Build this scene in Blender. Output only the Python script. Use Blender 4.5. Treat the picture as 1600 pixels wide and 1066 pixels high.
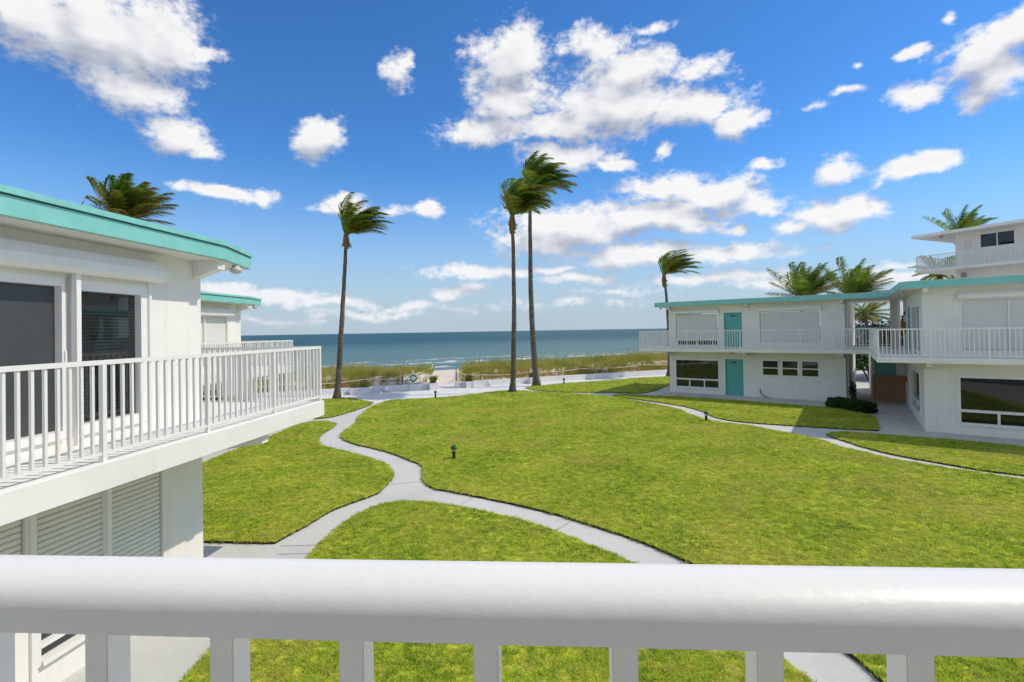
import bpy, bmesh, math, random
import numpy as np
from mathutils import Matrix, Vector, Euler, noise as mnoise

for o in list(bpy.data.objects):
    bpy.data.objects.remove(o)
SC = bpy.context.scene
COL = SC.collection
R = math.radians

# ------------------------------------------------------------------ camera, sky, sun, exposure
CAM_H = 3.82
cam = bpy.data.cameras.new('camera')
cam.lens = 18.0
cam.sensor_width = 36.0
cam.shift_y = -0.015
cam.clip_start = 0.02
cam.clip_end = 60000
cam_ob = bpy.data.objects.new('camera', cam)
COL.objects.link(cam_ob)
cam_ob.matrix_world = Matrix.Translation((0, 0, CAM_H)) @ (Matrix.Rotation(math.pi / 2 + R(0.59), 4, 'X') @ Matrix.Rotation(-0.0168, 4, 'Z'))
SC.camera = cam_ob

SUN_EL, SUN_AZ = R(52), R(3)          # azimuth measured from +X towards +Y
SKY_STRENGTH, SUN_STRENGTH = 0.15, 2.15
SKY_TINT, SKY_SAT = (1.0, 1.0, 1.02, 1), 1.10
SC.view_settings.view_transform = 'Standard'
SC.view_settings.look = 'None'
SC.view_settings.gamma = 1.0
SC.view_settings.use_curve_mapping = False
SC.view_settings.exposure = 0.50
SC.cycles.max_bounces = 6
SC.cycles.diffuse_bounces = 3
SC.cycles.transmission_bounces = 3

sun = bpy.data.lights.new('sun', 'SUN')
sun.energy = SUN_STRENGTH
sun.angle = R(0.53)
sun.color = (1.0, 0.93, 0.80)
sun_ob = bpy.data.objects.new('sun', sun)
COL.objects.link(sun_ob)
sdir = Vector((math.cos(SUN_EL) * math.cos(SUN_AZ), math.cos(SUN_EL) * math.sin(SUN_AZ), math.sin(SUN_EL)))
sun_ob.rotation_euler = sdir.to_track_quat('Z', 'Y').to_euler()
sun_ob.location = (30, 0, 40)

LAWNS = {
    'main': [(-6.42, 19.03), (-6.62, 20.6), (-6.71, 21.91), (-7.0, 23.06), (-7.25, 25.66), (-7.23, 27.3), (-6.93, 28.77), (-5.9, 29.18), (-4.53, 29.56), (-3.17, 30.25), (-1.84, 31.47), (-0.37, 32.57), (0.54, 32.3), (1.71, 31.62), (3.02, 30.95), (3.87, 30.33), (4.62, 29.81), (5.66, 28.66), (6.26, 27.39), (7.04, 25.63), (7.69, 24.09), (7.69, 22.61), (7.95, 21.27), (8.48, 20.34), (9.04, 19.67), (9.59, 18.44), (9.85, 17.94), (10.16, 17.12), (10.18, 16.05), (10.45, 15.2), (10.7, 14.39), (11.15, 13.71), (11.76, 13.0), (12.25, 12.36), (13.24, 11.24), (13.78, 10.11), (5.49, 4.08), (4.5, 4.09), (4.04, 4.6), (3.87, 5.47), (3.83, 5.97), (3.47, 7.1), (2.82, 8.29), (2.22, 9.18), (1.65, 9.79), (0.76, 10.65), (-0.29, 11.43), (-1.59, 12.26), (-1.91, 12.43), (-2.19, 12.81), (-2.39, 13.32), (-2.55, 14.32), (-2.74, 14.81), (-3.01, 15.13), (-4.14, 16.48), (-5.55, 17.71)],
    'lower': [(-2.87, 11.39), (-2.18, 11.49), (-1.27, 11.15), (-0.1, 10.44), (0.69, 9.75), (1.24, 9.11), (1.82, 8.37), (2.56, 7.05), (3.04, 5.79), (3.22, 5.0), (3.22, 4.42), (3.04, 3.86), (-3.01, 3.96), (-3.65, 5.07), (-3.69, 5.65), (-3.69, 6.25), (-3.66, 7.22), (-3.54, 8.76), (-3.52, 9.49), (-3.44, 10.19), (-3.27, 10.84)],
    'left': [(-9.29, 15.35), (-9.17, 17.99), (-9.09, 19.91), (-9.05, 21.67), (-8.44, 22.34), (-7.62, 21.84), (-7.4, 21.33), (-7.32, 20.4), (-7.28, 19.41), (-7.06, 18.49), (-6.73, 17.8), (-6.3, 17.23), (-4.79, 15.97), (-3.74, 14.9), (-3.33, 14.06), (-3.2, 13.42), (-3.22, 12.43), (-3.32, 12.05), (-3.9, 11.12), (-4.12, 10.3), (-4.4, 9.38, 1), (-5.76, 9.49, 1), (-6.84, 9.54), (-9.25, 12.28)],
    'palm': [(-9.53, 22.98), (-8.72, 23.1), (-8.2, 23.71), (-7.73, 25.83), (-7.59, 27.23), (-7.69, 27.99), (-8.08, 28.52), (-9.1, 29.64), (-10.0, 30.29), (-10.72, 29.84), (-12.07, 29.14), (-13.85, 27.6), (-11.15, 21.14), (-10.27, 22.09)],
    'strip': [(0.91, 34.25), (2.13, 35.26), (3.56, 36.36), (6.9, 37.84), (10.05, 39.53), (12.14, 40.13), (13.85, 40.54), (12.74, 37.31), (10.39, 34.2), (7.87, 30.44), (6.08, 30.78), (3.97, 31.14), (2.32, 31.87), (1.25, 32.9)],
    'wedge': [(5.85, 29.64), (6.26, 30.01), (7.85, 28.82), (9.13, 28.35), (11.15, 26.78), (13.48, 24.66), (14.54, 23.53), (14.96, 21.27, 1), (13.08, 18.39, 1), (11.74, 18.98), (10.66, 19.55), (9.35, 20.34), (8.82, 20.88), (8.52, 21.77), (8.57, 23.31), (8.21, 25.0), (7.32, 26.6), (6.4, 28.02), (5.8, 28.95)],
    'near': [(10.87, 17.82), (11.24, 18.13), (11.69, 18.23), (12.37, 17.86), (13.32, 17.31), (14.46, 16.52), (15.49, 15.59), (16.71, 14.16), (13.59, 11.54), (12.62, 12.72), (12.17, 13.09), (11.77, 13.68), (11.09, 14.92), (10.87, 15.92), (10.87, 16.5), (10.84, 17.14)],
}
CLOUDS = [
    (-0.679, 0.438, 0.115, 0.061, 1),
    (-0.737, 0.439, 0.048, 0.046, 1),
    (-0.599, 0.443, 0.064, 0.060, 1),
    (-0.629, 0.375, 0.070, 0.034, 1),
    (-0.536, 0.440, 0.028, 0.013, 0.8),
    (-0.578, 0.319, 0.048, 0.029, 1),
    (-0.547, 0.309, 0.027, 0.016, 0.9),
    (-0.613, 0.316, 0.024, 0.013, 0.6),
    (-0.357, 0.348, 0.037, 0.033, 1),
    (-0.215, 0.459, 0.024, 0.024, 0.8),
    (-0.200, 0.477, 0.012, 0.014, 0.7),
    (-0.515, 0.243, 0.066, 0.011, 0.9),
    (-0.456, 0.245, 0.028, 0.012, 0.9),
    (-0.574, 0.242, 0.018, 0.008, 0.7),
    (-0.314, 0.236, 0.041, 0.016, 0.9),
    (-0.160, 0.236, 0.034, 0.018, 1),
    (-0.228, 0.233, 0.031, 0.010, 0.6),
    (-0.356, 0.225, 0.028, 0.008, 0.5),
    (0.009, 0.488, 0.078, 0.054, 1),
    (-0.005, 0.422, 0.075, 0.047, 1),
    (-0.037, 0.374, 0.087, 0.027, 0.9),
    (0.230, 0.449, 0.095, 0.045, 1),
    (0.205, 0.406, 0.155, 0.047, 1),
    (0.344, 0.390, 0.089, 0.030, 1),
    (0.419, 0.348, 0.044, 0.024, 1),
    (0.107, 0.381, 0.136, 0.032, 0.9),
    (0.171, 0.504, 0.067, 0.027, 0.8),
    (0.273, 0.516, 0.047, 0.008, 0.7),
    (0.357, 0.444, 0.055, 0.015, 0.7),
    (0.118, 0.325, 0.096, 0.022, 1),
    (0.068, 0.335, 0.047, 0.016, 0.9),
    (0.191, 0.309, 0.048, 0.013, 0.8),
    (0.292, 0.319, 0.018, 0.012, 0.7),
    (0.128, 0.203, 0.153, 0.038, 1),
    (0.260, 0.205, 0.134, 0.031, 1),
    (0.065, 0.178, 0.099, 0.036, 0.9),
    (0.340, 0.190, 0.067, 0.018, 0.8),
    (0.416, 0.183, 0.023, 0.013, 0.7),
    (0.285, 0.257, 0.081, 0.027, 1),
    (0.374, 0.237, 0.087, 0.029, 1),
    (0.448, 0.214, 0.053, 0.019, 0.9),
    (0.247, 0.137, 0.152, 0.024, 0.9),
    (0.394, 0.134, 0.101, 0.020, 0.9),
    (0.164, 0.147, 0.085, 0.017, 0.7),
    (-0.048, 0.112, 0.118, 0.014, 0.9),
    (0.138, 0.097, 0.086, 0.011, 0.8),
    (-0.096, 0.078, 0.052, 0.012, 0.8),
    (0.064, 0.115, 0.075, 0.010, 0.7),
    (0.562, 0.182, 0.063, 0.025, 1),
    (0.602, 0.192, 0.036, 0.022, 1),
    (0.511, 0.173, 0.034, 0.015, 0.8),
    (0.572, 0.250, 0.034, 0.020, 1),
    (0.676, 0.238, 0.040, 0.018, 1),
    (0.636, 0.224, 0.012, 0.007, 0.7),
    (0.461, 0.273, 0.024, 0.010, 0.9),
    (0.754, 0.367, 0.050, 0.036, 1),
    (0.780, 0.382, 0.038, 0.027, 1),
    (0.766, 0.327, 0.039, 0.028, 1),
    (0.753, 0.308, 0.027, 0.017, 0.9),
    (0.674, 0.337, 0.032, 0.021, 0.95),
    (0.671, 0.399, 0.012, 0.008, 0.8),
    (0.584, 0.359, 0.026, 0.007, 0.6),
    (0.538, 0.351, 0.020, 0.006, 0.5),
    (0.602, 0.395, 0.010, 0.006, 0.5),
    (0.712, 0.432, 0.012, 0.007, 0.5),
    (-0.443, 0.070, 0.112, 0.014, 0.85),
    (-0.512, 0.081, 0.057, 0.013, 0.8),
    (-0.336, 0.059, 0.078, 0.011, 0.7),
    (-0.197, 0.051, 0.072, 0.010, 0.6),
    (-0.280, 0.037, 0.138, 0.010, 0.5),
    (-0.464, 0.027, 0.060, 0.008, 0.5),
    (-0.423, 0.029, 0.114, 0.009, 0.5),
    (0.445, 0.091, 0.092, 0.011, 0.7),
    (0.349, 0.085, 0.121, 0.011, 0.65),
    (0.475, 0.073, 0.079, 0.011, 0.7),
    (0.552, 0.132, 0.013, 0.005, 0.5),
    (0.637, 0.096, 0.049, 0.008, 0.7),
    (0.645, 0.077, 0.064, 0.012, 0.75),
    (-0.124, 0.048, 0.147, 0.009, 0.35),
    (0.125, 0.056, 0.171, 0.010, 0.35),
    (0.199, 0.073, 0.096, 0.007, 0.4),
]


world = bpy.data.worlds.new('World')
SC.world = world
world.use_nodes = True


class NT:
    """small helper to wire nodes"""
    def __init__(self, nt):
        self.nt = nt

    def n(self, t, **kw):
        nd = self.nt.nodes.new(t)
        for k, v in kw.items():
            setattr(nd, k, v)
        return nd

    def put(self, sock, v):
        if isinstance(v, bpy.types.NodeSocket):
            self.nt.links.new(v, sock)
        else:
            sock.default_value = v

    def m(self, op, a, b=None, c=None, clamp=False):
        nd = self.n('ShaderNodeMath', operation=op, use_clamp=clamp)
        for i, v in enumerate((a, b, c)):
            if v is not None:
                self.put(nd.inputs[i], v)
        return nd.outputs[0]

    def v(self, op, a, b=None, out=0):
        nd = self.n('ShaderNodeVectorMath', operation=op)
        self.put(nd.inputs[0], a)
        if b is not None:
            self.put(nd.inputs[1], b)
        return nd.outputs['Value'] if op in ('LENGTH', 'DOT_PRODUCT') else nd.outputs[0]

    def sstep(self, x, a, b):
        nd = self.n('ShaderNodeMapRange', interpolation_type='SMOOTHSTEP')
        self.put(nd.inputs[0], x)
        self.put(nd.inputs[1], a)
        self.put(nd.inputs[2], b)
        return nd.outputs[0]

    def mix(self, f, a, b, blend='MIX'):
        nd = self.n('ShaderNodeMix', data_type='RGBA', blend_type=blend)
        self.put(nd.inputs[0], f)
        self.put(nd.inputs[6], a)
        self.put(nd.inputs[7], b)
        return nd.outputs[2]

    def noise(self, vec, scale, detail=4, rough=0.55, lac=2.0):
        nd = self.n('ShaderNodeTexNoise')
        if vec is not None:
            self.put(nd.inputs['Vector'], vec)
        nd.inputs['Scale'].default_value = scale
        nd.inputs['Detail'].default_value = detail
        nd.inputs['Roughness'].default_value = rough
        nd.inputs['Lacunarity'].default_value = lac
        return nd.outputs['Fac']

    def ramp(self, f, stops):
        nd = self.n('ShaderNodeValToRGB')
        self.put(nd.inputs[0], f)
        el = nd.color_ramp.elements
        while len(el) < len(stops):
            el.new(0.5)
        for e, (p, c) in zip(el, stops):
            e.position = p
            e.color = (*c, 1)
        return nd.outputs[0]


# cloud density as node groups: vector (azimuth, elevation, 0) -> density. The view is cut into sectors so that
# each direction only pays for the clouds near it; all sectors share one formula
def cloud_group(name, blobs):
    grp = bpy.data.node_groups.new(name, 'ShaderNodeTree')
    grp.interface.new_socket('Vector', in_out='INPUT', socket_type='NodeSocketVector')
    grp.interface.new_socket('Density', in_out='OUTPUT', socket_type='NodeSocketFloat')
    grp.interface.new_socket('Soft', in_out='OUTPUT', socket_type='NodeSocketFloat')
    g = NT(grp)
    vin = g.n('NodeGroupInput').outputs[0]
    go = g.n('NodeGroupOutput')
    warpn = g.n('ShaderNodeTexNoise')
    g.put(warpn.inputs['Vector'], vin)
    warpn.inputs['Scale'].default_value = 11
    warpn.inputs['Detail'].default_value = 3
    wv = g.v('MULTIPLY', g.v('SUBTRACT', warpn.outputs['Color'], (0.5, 0.5, 0.5)), (0.085, 0.05, 0.0))
    pv = g.v('ADD', vin, wv)
    # scattered clouds carry on unseen outside the view, made denser to whiten fill light
    sp = g.n('ShaderNodeSeparateXYZ')
    g.put(sp.inputs[0], vin)
    outside = g.m('MAXIMUM', g.sstep(g.m('ABSOLUTE', sp.outputs[0]), 0.82, 1.0), g.sstep(sp.outputs[1], 0.60, 0.75))
    scat = g.noise(g.v('MULTIPLY', vin, (1.0, 1.7, 1.0)), 3.4, 3, 0.5)
    scat = g.m('MULTIPLY', g.m('SUBTRACT', scat, 0.42), 3.2)
    acc = g.m('MAXIMUM', -0.75, g.m('SUBTRACT', scat, g.m('MULTIPLY', g.m('SUBTRACT', 1.0, outside), 3.0)))
    for (a, e, ra, re, w) in blobs:
        nd = g.n('ShaderNodeVectorMath', operation='MULTIPLY_ADD')
        g.put(nd.inputs[0], pv)
        kx, ky = 1 / (ra * 1.30), 1 / (re * 1.30)
        nd.inputs[1].default_value = (kx, ky, 0)
        nd.inputs[2].default_value = (-a * kx, -e * ky, 0)
        val = g.m('MULTIPLY_ADD', g.v('LENGTH', nd.outputs[0]), -w, w)
        acc = g.m('SMOOTH_MAX', acc, val, 0.14)
    fb = g.noise(g.v('MULTIPLY', vin, (1.0, 1.55, 1.0)), 17, 9, 0.62)
    tot = g.m('MULTIPLY_ADD', g.m('SUBTRACT', fb, 0.5), 1.35, acc)
    fb2 = g.noise(g.v('MULTIPLY', vin, (1.0, 1.5, 1.0)), 62, 5, 0.62)
    tot = g.m('MULTIPLY_ADD', g.m('SUBTRACT', fb2, 0.5), 0.85, tot)
    g.put(go.inputs[0], tot)
    fs = g.noise(g.v('MULTIPLY', vin, (1.0, 1.55, 1.0)), 17, 2.5, 0.5)
    g.put(go.inputs[1], g.m('MULTIPLY_ADD', g.m('SUBTRACT', fs, 0.5), 1.3, acc))
    return grp


w = NT(world.node_tree)
world.node_tree.nodes.clear()
sky = w.n('ShaderNodeTexSky', sky_type='NISHITA')
sky.sun_disc = False
sky.sun_elevation = SUN_EL
sky.sun_rotation = math.pi / 2 - SUN_AZ
sky.altitude = 0
sky.air_density = 1.0
sky.dust_density = 0.0
sky.ozone_density = 4.0
tc = w.n('ShaderNodeTexCoord')
sepd = w.n('ShaderNodeSeparateXYZ')
w.put(sepd.inputs[0], tc.outputs['Generated'])
az = w.m('ARCTAN2', sepd.outputs[0], sepd.outputs[1])
hyp = w.m('SQRT', w.m('ADD', w.m('MULTIPLY', sepd.outputs[0], sepd.outputs[0]), w.m('MULTIPLY', sepd.outputs[1], sepd.outputs[1])))
elv = w.m('ARCTAN2', sepd.outputs[2], hyp)
cb = w.n('ShaderNodeCombineXYZ')
w.put(cb.inputs[0], az)
w.put(cb.inputs[1], elv)
hs = w.n('ShaderNodeHueSaturation')
hs.inputs['Saturation'].default_value = SKY_SAT
w.put(hs.inputs['Color'], w.mix(1.0, sky.outputs[0], SKY_TINT, 'MULTIPLY'))
skyb = w.v('MULTIPLY', hs.outputs[0], (SKY_STRENGTH,) * 3)
gm = w.n('ShaderNodeGamma')
gm.inputs[1].default_value = 1.12
w.put(gm.inputs[0], skyb)
skyb = w.v('MULTIPLY', gm.outputs[0], (0.44, 0.67, 0.78))
# pale blue-grey haze low over the sea, all the way round
hz = w.m('POWER', w.m('SUBTRACT', 1.0, w.sstep(elv, -0.02, 0.36)), 1.5)
skyb = w.mix(hz, skyb, (0.325, 0.395, 0.465, 1))


def sky_shader(name, blobs):
    grp = cloud_group(name, blobs)
    d1, d2 = w.n('ShaderNodeGroup'), w.n('ShaderNodeGroup')
    d1.node_tree = d2.node_tree = grp
    w.put(d1.inputs[0], cb.outputs[0])
    w.put(d2.inputs[0], w.v('ADD', cb.outputs[0], (0.014, 0.034, 0.0)))
    dens, soft1, soft2 = d1.outputs[0], d1.outputs[1], d2.outputs[1]
    cmask = w.m('MULTIPLY', w.sstep(dens, -0.04, 0.58), w.sstep(elv, 0.0, 0.03))
    lit = w.m('MULTIPLY_ADD', w.m('SUBTRACT', soft1, soft2), 0.85, 0.64, clamp=True)
    lit = w.m('MULTIPLY_ADD', w.m('SUBTRACT', dens, soft1), 0.24, lit, clamp=True)
    lit = w.m('SUBTRACT', lit, w.m('MULTIPLY', w.sstep(dens, 0.3, 1.2), 0.08), clamp=True)
    ccol = w.ramp(lit, [(0.0, (0.26, 0.285, 0.345)), (0.38, (0.37, 0.39, 0.445)), (0.68, (0.56, 0.565, 0.585)), (1.0, (0.70, 0.69, 0.675))])
    # clouds low down fade into the haze of the horizon
    low = w.m('SUBTRACT', 1.0, w.sstep(elv, 0.02, 0.18))
    ccol = w.mix(w.m('MULTIPLY', low, 0.40), ccol, (0.50, 0.55, 0.65, 1))
    bg = w.n('ShaderNodeBackground')
    w.put(bg.inputs[0], w.mix(w.m('MULTIPLY', cmask, 0.96), skyb, ccol))
    bg.inputs[1].default_value = 1.0
    return bg.outputs[0]


def pick_shader(fac, s0, s1):
    ms = w.n('ShaderNodeMixShader')
    w.put(ms.inputs[0], fac)
    w.put(ms.inputs[1], s0)
    w.put(ms.inputs[2], s1)
    return ms.outputs[0]


cuts = [-9.0, -0.42, -0.12, 0.22, 0.50, 9.0]
secs = []
for i in range(5):
    near_ = [c for c in CLOUDS if c[0] + c[2] * 2.0 + 0.06 > cuts[i] and c[0] - c[2] * 2.0 - 0.06 < cuts[i + 1]]
    secs.append(sky_shader('clouds %d' % i, near_))
shd = secs[0]
for i in range(1, 5):
    shd = pick_shader(w.m('GREATER_THAN', az, cuts[i]), shd, secs[i])
inview = w.m('MULTIPLY', w.m('LESS_THAN', w.m('ABSOLUTE', az), 1.1), w.m('MULTIPLY', w.m('GREATER_THAN', elv, 0.0), w.m('LESS_THAN', elv, 0.85)))
plain = w.n('ShaderNodeBackground')
w.put(plain.inputs[0], skyb)
rest = pick_shader(w.m('GREATER_THAN', elv, 0.0), plain.outputs[0], sky_shader('clouds elsewhere', []))
wo = w.n('ShaderNodeOutputWorld')
w.put(wo.inputs[0], pick_shader(inview, rest, shd))
world.cycles.sampling_method = 'MANUAL'
world.cycles.sample_map_resolution = 512


# ------------------------------------------------------------------ materials
def mat(name):
    m = bpy.data.materials.new(name)
    m.use_nodes = True
    t = NT(m.node_tree)
    b = m.node_tree.nodes['Principled BSDF']
    return m, t, b


def bump(t, b, h, strength, dist=0.01):
    bn = t.n('ShaderNodeBump')
    bn.inputs['Strength'].default_value = strength
    bn.inputs['Distance'].default_value = dist
    t.put(bn.inputs['Height'], h)
    t.put(b.inputs['Normal'], bn.outputs[0])


def objco(t):
    return t.n('ShaderNodeTexCoord').outputs['Object']


def wpos(t):
    return t.n('ShaderNodeNewGeometry').outputs['Position']


def paint(name, col, rough=0.5, var=0.06, scale=2.5, bs=0.15, bscale=90, dirt=0.0, dirtcol=(0.3, 0.28, 0.24), spec=0.4):
    m, t, b = mat(name)
    p = objco(t)
    n1 = t.noise(p, scale, 5, 0.6)
    c = t.mix(t.sstep(n1, 0.3, 0.7), tuple(x * (1 - var) for x in col) + (1,), tuple(min(1, x * (1 + var * 0.5)) for x in col) + (1,))
    if dirt > 0:
        sc = t.v('MULTIPLY', p, (3.0, 3.0, 0.35))
        n2 = t.noise(sc, 1.6, 6, 0.65)
        c = t.mix(t.m('MULTIPLY', t.sstep(n2, 0.5, 0.78), dirt), c, (*dirtcol, 1))
    t.put(b.inputs['Base Color'], c)
    b.inputs['Roughness'].default_value = rough
    b.inputs['Specular IOR Level'].default_value = spec
    if bs:
        bump(t, b, t.noise(p, bscale, 3, 0.6), bs, 0.004)
    return m


M = {}
M['stucco'] = paint('white stucco', (0.87, 0.845, 0.77), 0.75, 0.05, 1.2, 0.5, 45, 0.16)
M['trim'] = paint('white painted metal', (0.87, 0.85, 0.805), 0.38, 0.03, 3, 0.06, 60, 0.04)
M['slab'] = paint('white painted concrete', (0.86, 0.84, 0.785), 0.6, 0.05, 2, 0.25, 40, 0.12)
M['handrail'] = paint('thick white rail paint', (0.87, 0.85, 0.81), 0.42, 0.02, 9, 0.15, 60, 0.04)
M['soffit'] = paint('cream soffit', (0.78, 0.77, 0.72), 0.7, 0.04, 2, 0.15, 60)
M['teal'] = paint('teal roof paint', (0.24, 0.61, 0.56), 0.55, 0.08, 3, 0.25, 60, 0.10, (0.08, 0.30, 0.27))
M['door'] = paint('teal door paint', (0.11, 0.44, 0.40), 0.4, 0.05, 3, 0.05, 60)
M['roofgrey'] = paint('pale roof membrane', (0.62, 0.62, 0.60), 0.8, 0.1, 1, 0.2, 30)
M['shutter'] = paint('cream shutter', (0.74, 0.73, 0.68), 0.5, 0.03, 2, 0.03, 60)
M['shutter2'] = paint('beige slat', (0.80, 0.78, 0.68), 0.5, 0.05, 2, 0.03, 60)
M['seawall'] = paint('white sea wall', (0.78, 0.78, 0.78), 0.7, 0.08, 1.2, 0.4, 25, 0.25)
M['wood'] = paint('weathered wood', (0.24, 0.17, 0.11), 0.85, 0.3, 6, 0.4, 30)
M['rope'] = paint('pale rope', (0.74, 0.67, 0.52), 0.9, 0.15, 20, 0.3, 80)
M['black'] = paint('dark plastic', (0.02, 0.022, 0.022), 0.5, 0.1, 5, 0.05, 50)
M['green'] = paint('green lamp paint', (0.015, 0.095, 0.06), 0.5, 0.1, 6, 0.05, 50)
M['hose'] = paint('teal hose', (0.05, 0.36, 0.30), 0.4, 0.1, 20, 0.05, 80)
M['lampglass'] = paint('fixture glass', (0.55, 0.52, 0.46), 0.3, 0.1, 20, 0.1, 80)
M['soil'] = paint('dark lawn edge soil', (0.055, 0.042, 0.022), 0.95, 0.4, 12, 0.6, 40)
M['metalgrey'] = paint('grey metal', (0.30, 0.30, 0.29), 0.45, 0.1, 5, 0.05, 50)
M['redbox'] = paint('red box', (0.35, 0.03, 0.03), 0.4, 0.1, 5, 0.05, 50)
M['brown'] = paint('brown box', (0.33, 0.15, 0.07), 0.6, 0.2, 5, 0.1, 50)


def glass(name, col, rough=0.03, spec=0.5, stripes=None):
    m, t, b = mat(name)
    c = (*col, 1)
    if stripes:
        sx = t.n('ShaderNodeSeparateXYZ')
        t.put(sx.inputs[0], objco(t))
        a = sx.outputs[stripes[0]]
        wv_ = t.m('SINE', t.m('MULTIPLY', a, stripes[1]))
        nz = t.noise(objco(t), 3, 2)
        k = t.m('MULTIPLY', t.sstep(wv_, -0.6, 0.9), t.sstep(nz, 0.25, 0.6))
        c = t.mix(k, c, (*stripes[2], 1))
    t.put(b.inputs['Base Color'], c)
    b.inputs['Roughness'].default_value = rough
    b.inputs['Specular IOR Level'].default_value = spec
    b.inputs['IOR'].default_value = 1.52
    return m


M['glass'] = glass('dark window glass', (0.010, 0.014, 0.012), 0.02, 0.55)
M['glass_curtain'] = glass('dark glass over curtains', (0.012, 0.018, 0.014), 0.03, 0.55, (0, 42.0, (0.035, 0.05, 0.032)))
M['glass_blind'] = glass('dark glass over blinds', (0.010, 0.014, 0.014), 0.02, 0.9, (2, 150.0, (0.028, 0.038, 0.036)))
M['screen'] = glass('dark insect screen', (0.060, 0.065, 0.067), 0.30, 0.5, (2, 150.0, (0.066, 0.071, 0.073)))

# concrete of the paths
m, t, b = mat('pale painted concrete')
p = wpos(t)
c = t.ramp(t.noise(p, 0.6, 6, 0.65), [(0.25, (0.48, 0.475, 0.445)), (0.5, (0.565, 0.56, 0.52)), (0.8, (0.625, 0.61, 0.565))])
c = t.mix(t.m('MULTIPLY', t.sstep(t.noise(p, 9, 6, 0.7), 0.5, 0.75), 0.35), c, (0.40, 0.40, 0.39, 1))
t.put(b.inputs['Base Color'], c)
b.inputs['Roughness'].default_value = 0.8
bump(t, b, t.noise(p, 40, 5, 0.7), 0.35, 0.006)
M['concrete'] = m
m, t, b = mat('white promenade paint')
p = wpos(t)
c = t.ramp(t.noise(p, 0.5, 6, 0.65), [(0.25, (0.60, 0.60, 0.58)), (0.55, (0.70, 0.69, 0.66)), (0.8, (0.75, 0.74, 0.71))])
t.put(b.inputs['Base Color'], c)
b.inputs['Roughness'].default_value = 0.7
bump(t, b, t.noise(p, 30, 5, 0.7), 0.3, 0.006)
M['promenade'] = m

# sand
m, t, b = mat('beach sand')
p = wpos(t)
c = t.ramp(t.noise(p, 0.9, 6, 0.6), [(0.3, (0.60, 0.52, 0.42)), (0.6, (0.70, 0.62, 0.53)), (0.85, (0.75, 0.69, 0.61))])
t.put(b.inputs['Base Color'], c)
b.inputs['Roughness'].default_value = 0.95
bump(t, b, t.noise(p, 3, 6, 0.7), 0.7, 0.08)
M['sand'] = m


def leafmat(name, stops, scale, trans=0.35, rough=0.5, inst=0.0, second=None):
    m, t, b = mat(name)
    p = wpos(t)
    n1 = t.noise(p, scale, 4, 0.6)
    if inst:
        oi = t.n('ShaderNodeObjectInfo')
        n1 = t.m('ADD', n1, t.m('MULTIPLY', t.m('SUBTRACT', oi.outputs['Random'], 0.5), inst))
    c = t.ramp(n1, stops)
    if second:
        n2 = t.noise(p, second[0], 5, 0.62)
        c = t.mix(t.m('MULTIPLY', t.sstep(n2, second[1], second[2]), second[3]), c, (*second[4], 1))
    t.put(b.inputs['Base Color'], c)
    b.inputs['Roughness'].default_value = rough
    b.inputs['Specular IOR Level'].default_value = 0.18
    tr = t.n('ShaderNodeBsdfTranslucent')
    t.put(tr.inputs[0], c)
    ms = t.n('ShaderNodeMixShader')
    ms.inputs[0].default_value = trans
    out = m.node_tree.nodes['Material Output']
    m.node_tree.links.new(b.outputs[0], ms.inputs[1])
    m.node_tree.links.new(tr.outputs[0], ms.inputs[2])
    m.node_tree.links.new(ms.outputs[0], out.inputs[0])
    return m


M['grass'] = leafmat('lawn blade', [(0.02, (0.15, 0.28, 0.025)), (0.25, (0.34, 0.51, 0.04)), (0.5, (0.49, 0.62, 0.055)), (0.75, (0.62, 0.67, 0.075)), (1.0, (0.78, 0.66, 0.20))], 0.55, 0.45, 0.6, 1.05,
                     (0.38, 0.50, 0.68, 0.42, (0.68, 0.56, 0.18)))
M['thatch'] = leafmat('lawn thatch', [(0.25, (0.38, 0.46, 0.03)), (0.55, (0.47, 0.50, 0.04)), (0.8, (0.54, 0.45, 0.11))], 1.6, 0.0, 0.9, 0, None)
M['dunegrass'] = leafmat('dune grass blade', [(0.25, (0.22, 0.29, 0.04)), (0.45, (0.38, 0.40, 0.07)), (0.66, (0.54, 0.46, 0.14)), (0.85, (0.55, 0.34, 0.12))], 0.6, 0.35, 0.6, 0,
                         (7.0, 0.50, 0.72, 0.7, (0.60, 0.48, 0.20)))
M['scrub'] = leafmat('dry dune scrub', [(0.25, (0.36, 0.18, 0.07)), (0.5, (0.55, 0.33, 0.13)), (0.7, (0.45, 0.38, 0.10)), (0.9, (0.64, 0.50, 0.27))], 1.1, 0.3, 0.7)
M['vine'] = leafmat('low dune vine', [(0.3, (0.16, 0.26, 0.03)), (0.6, (0.30, 0.36, 0.05)), (0.85, (0.50, 0.36, 0.13))], 1.2, 0.3, 0.5)
M['frond'] = leafmat('palm frond', [(0.25, (0.07, 0.15, 0.022)), (0.45, (0.15, 0.27, 0.03)), (0.62, (0.31, 0.41, 0.05)), (0.9, (0.50, 0.45, 0.10))], 1.3, 0.3, 0.38)
M['frond_yellow'] = leafmat('yellowing palm frond', [(0.25, (0.14, 0.16, 0.025)), (0.5, (0.27, 0.26, 0.04)), (0.8, (0.38, 0.30, 0.07))], 0.9, 0.3, 0.42)
M['hedge'] = leafmat('hedge leaf', [(0.25, (0.014, 0.040, 0.010)), (0.55, (0.03, 0.075, 0.016)), (0.85, (0.06, 0.11, 0.022))], 3, 0.25, 0.4)
M['bush'] = leafmat('shrub leaf', [(0.25, (0.02, 0.055, 0.012)), (0.55, (0.055, 0.11, 0.022)), (0.85, (0.14, 0.17, 0.035))], 1.2, 0.3, 0.4)
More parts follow.
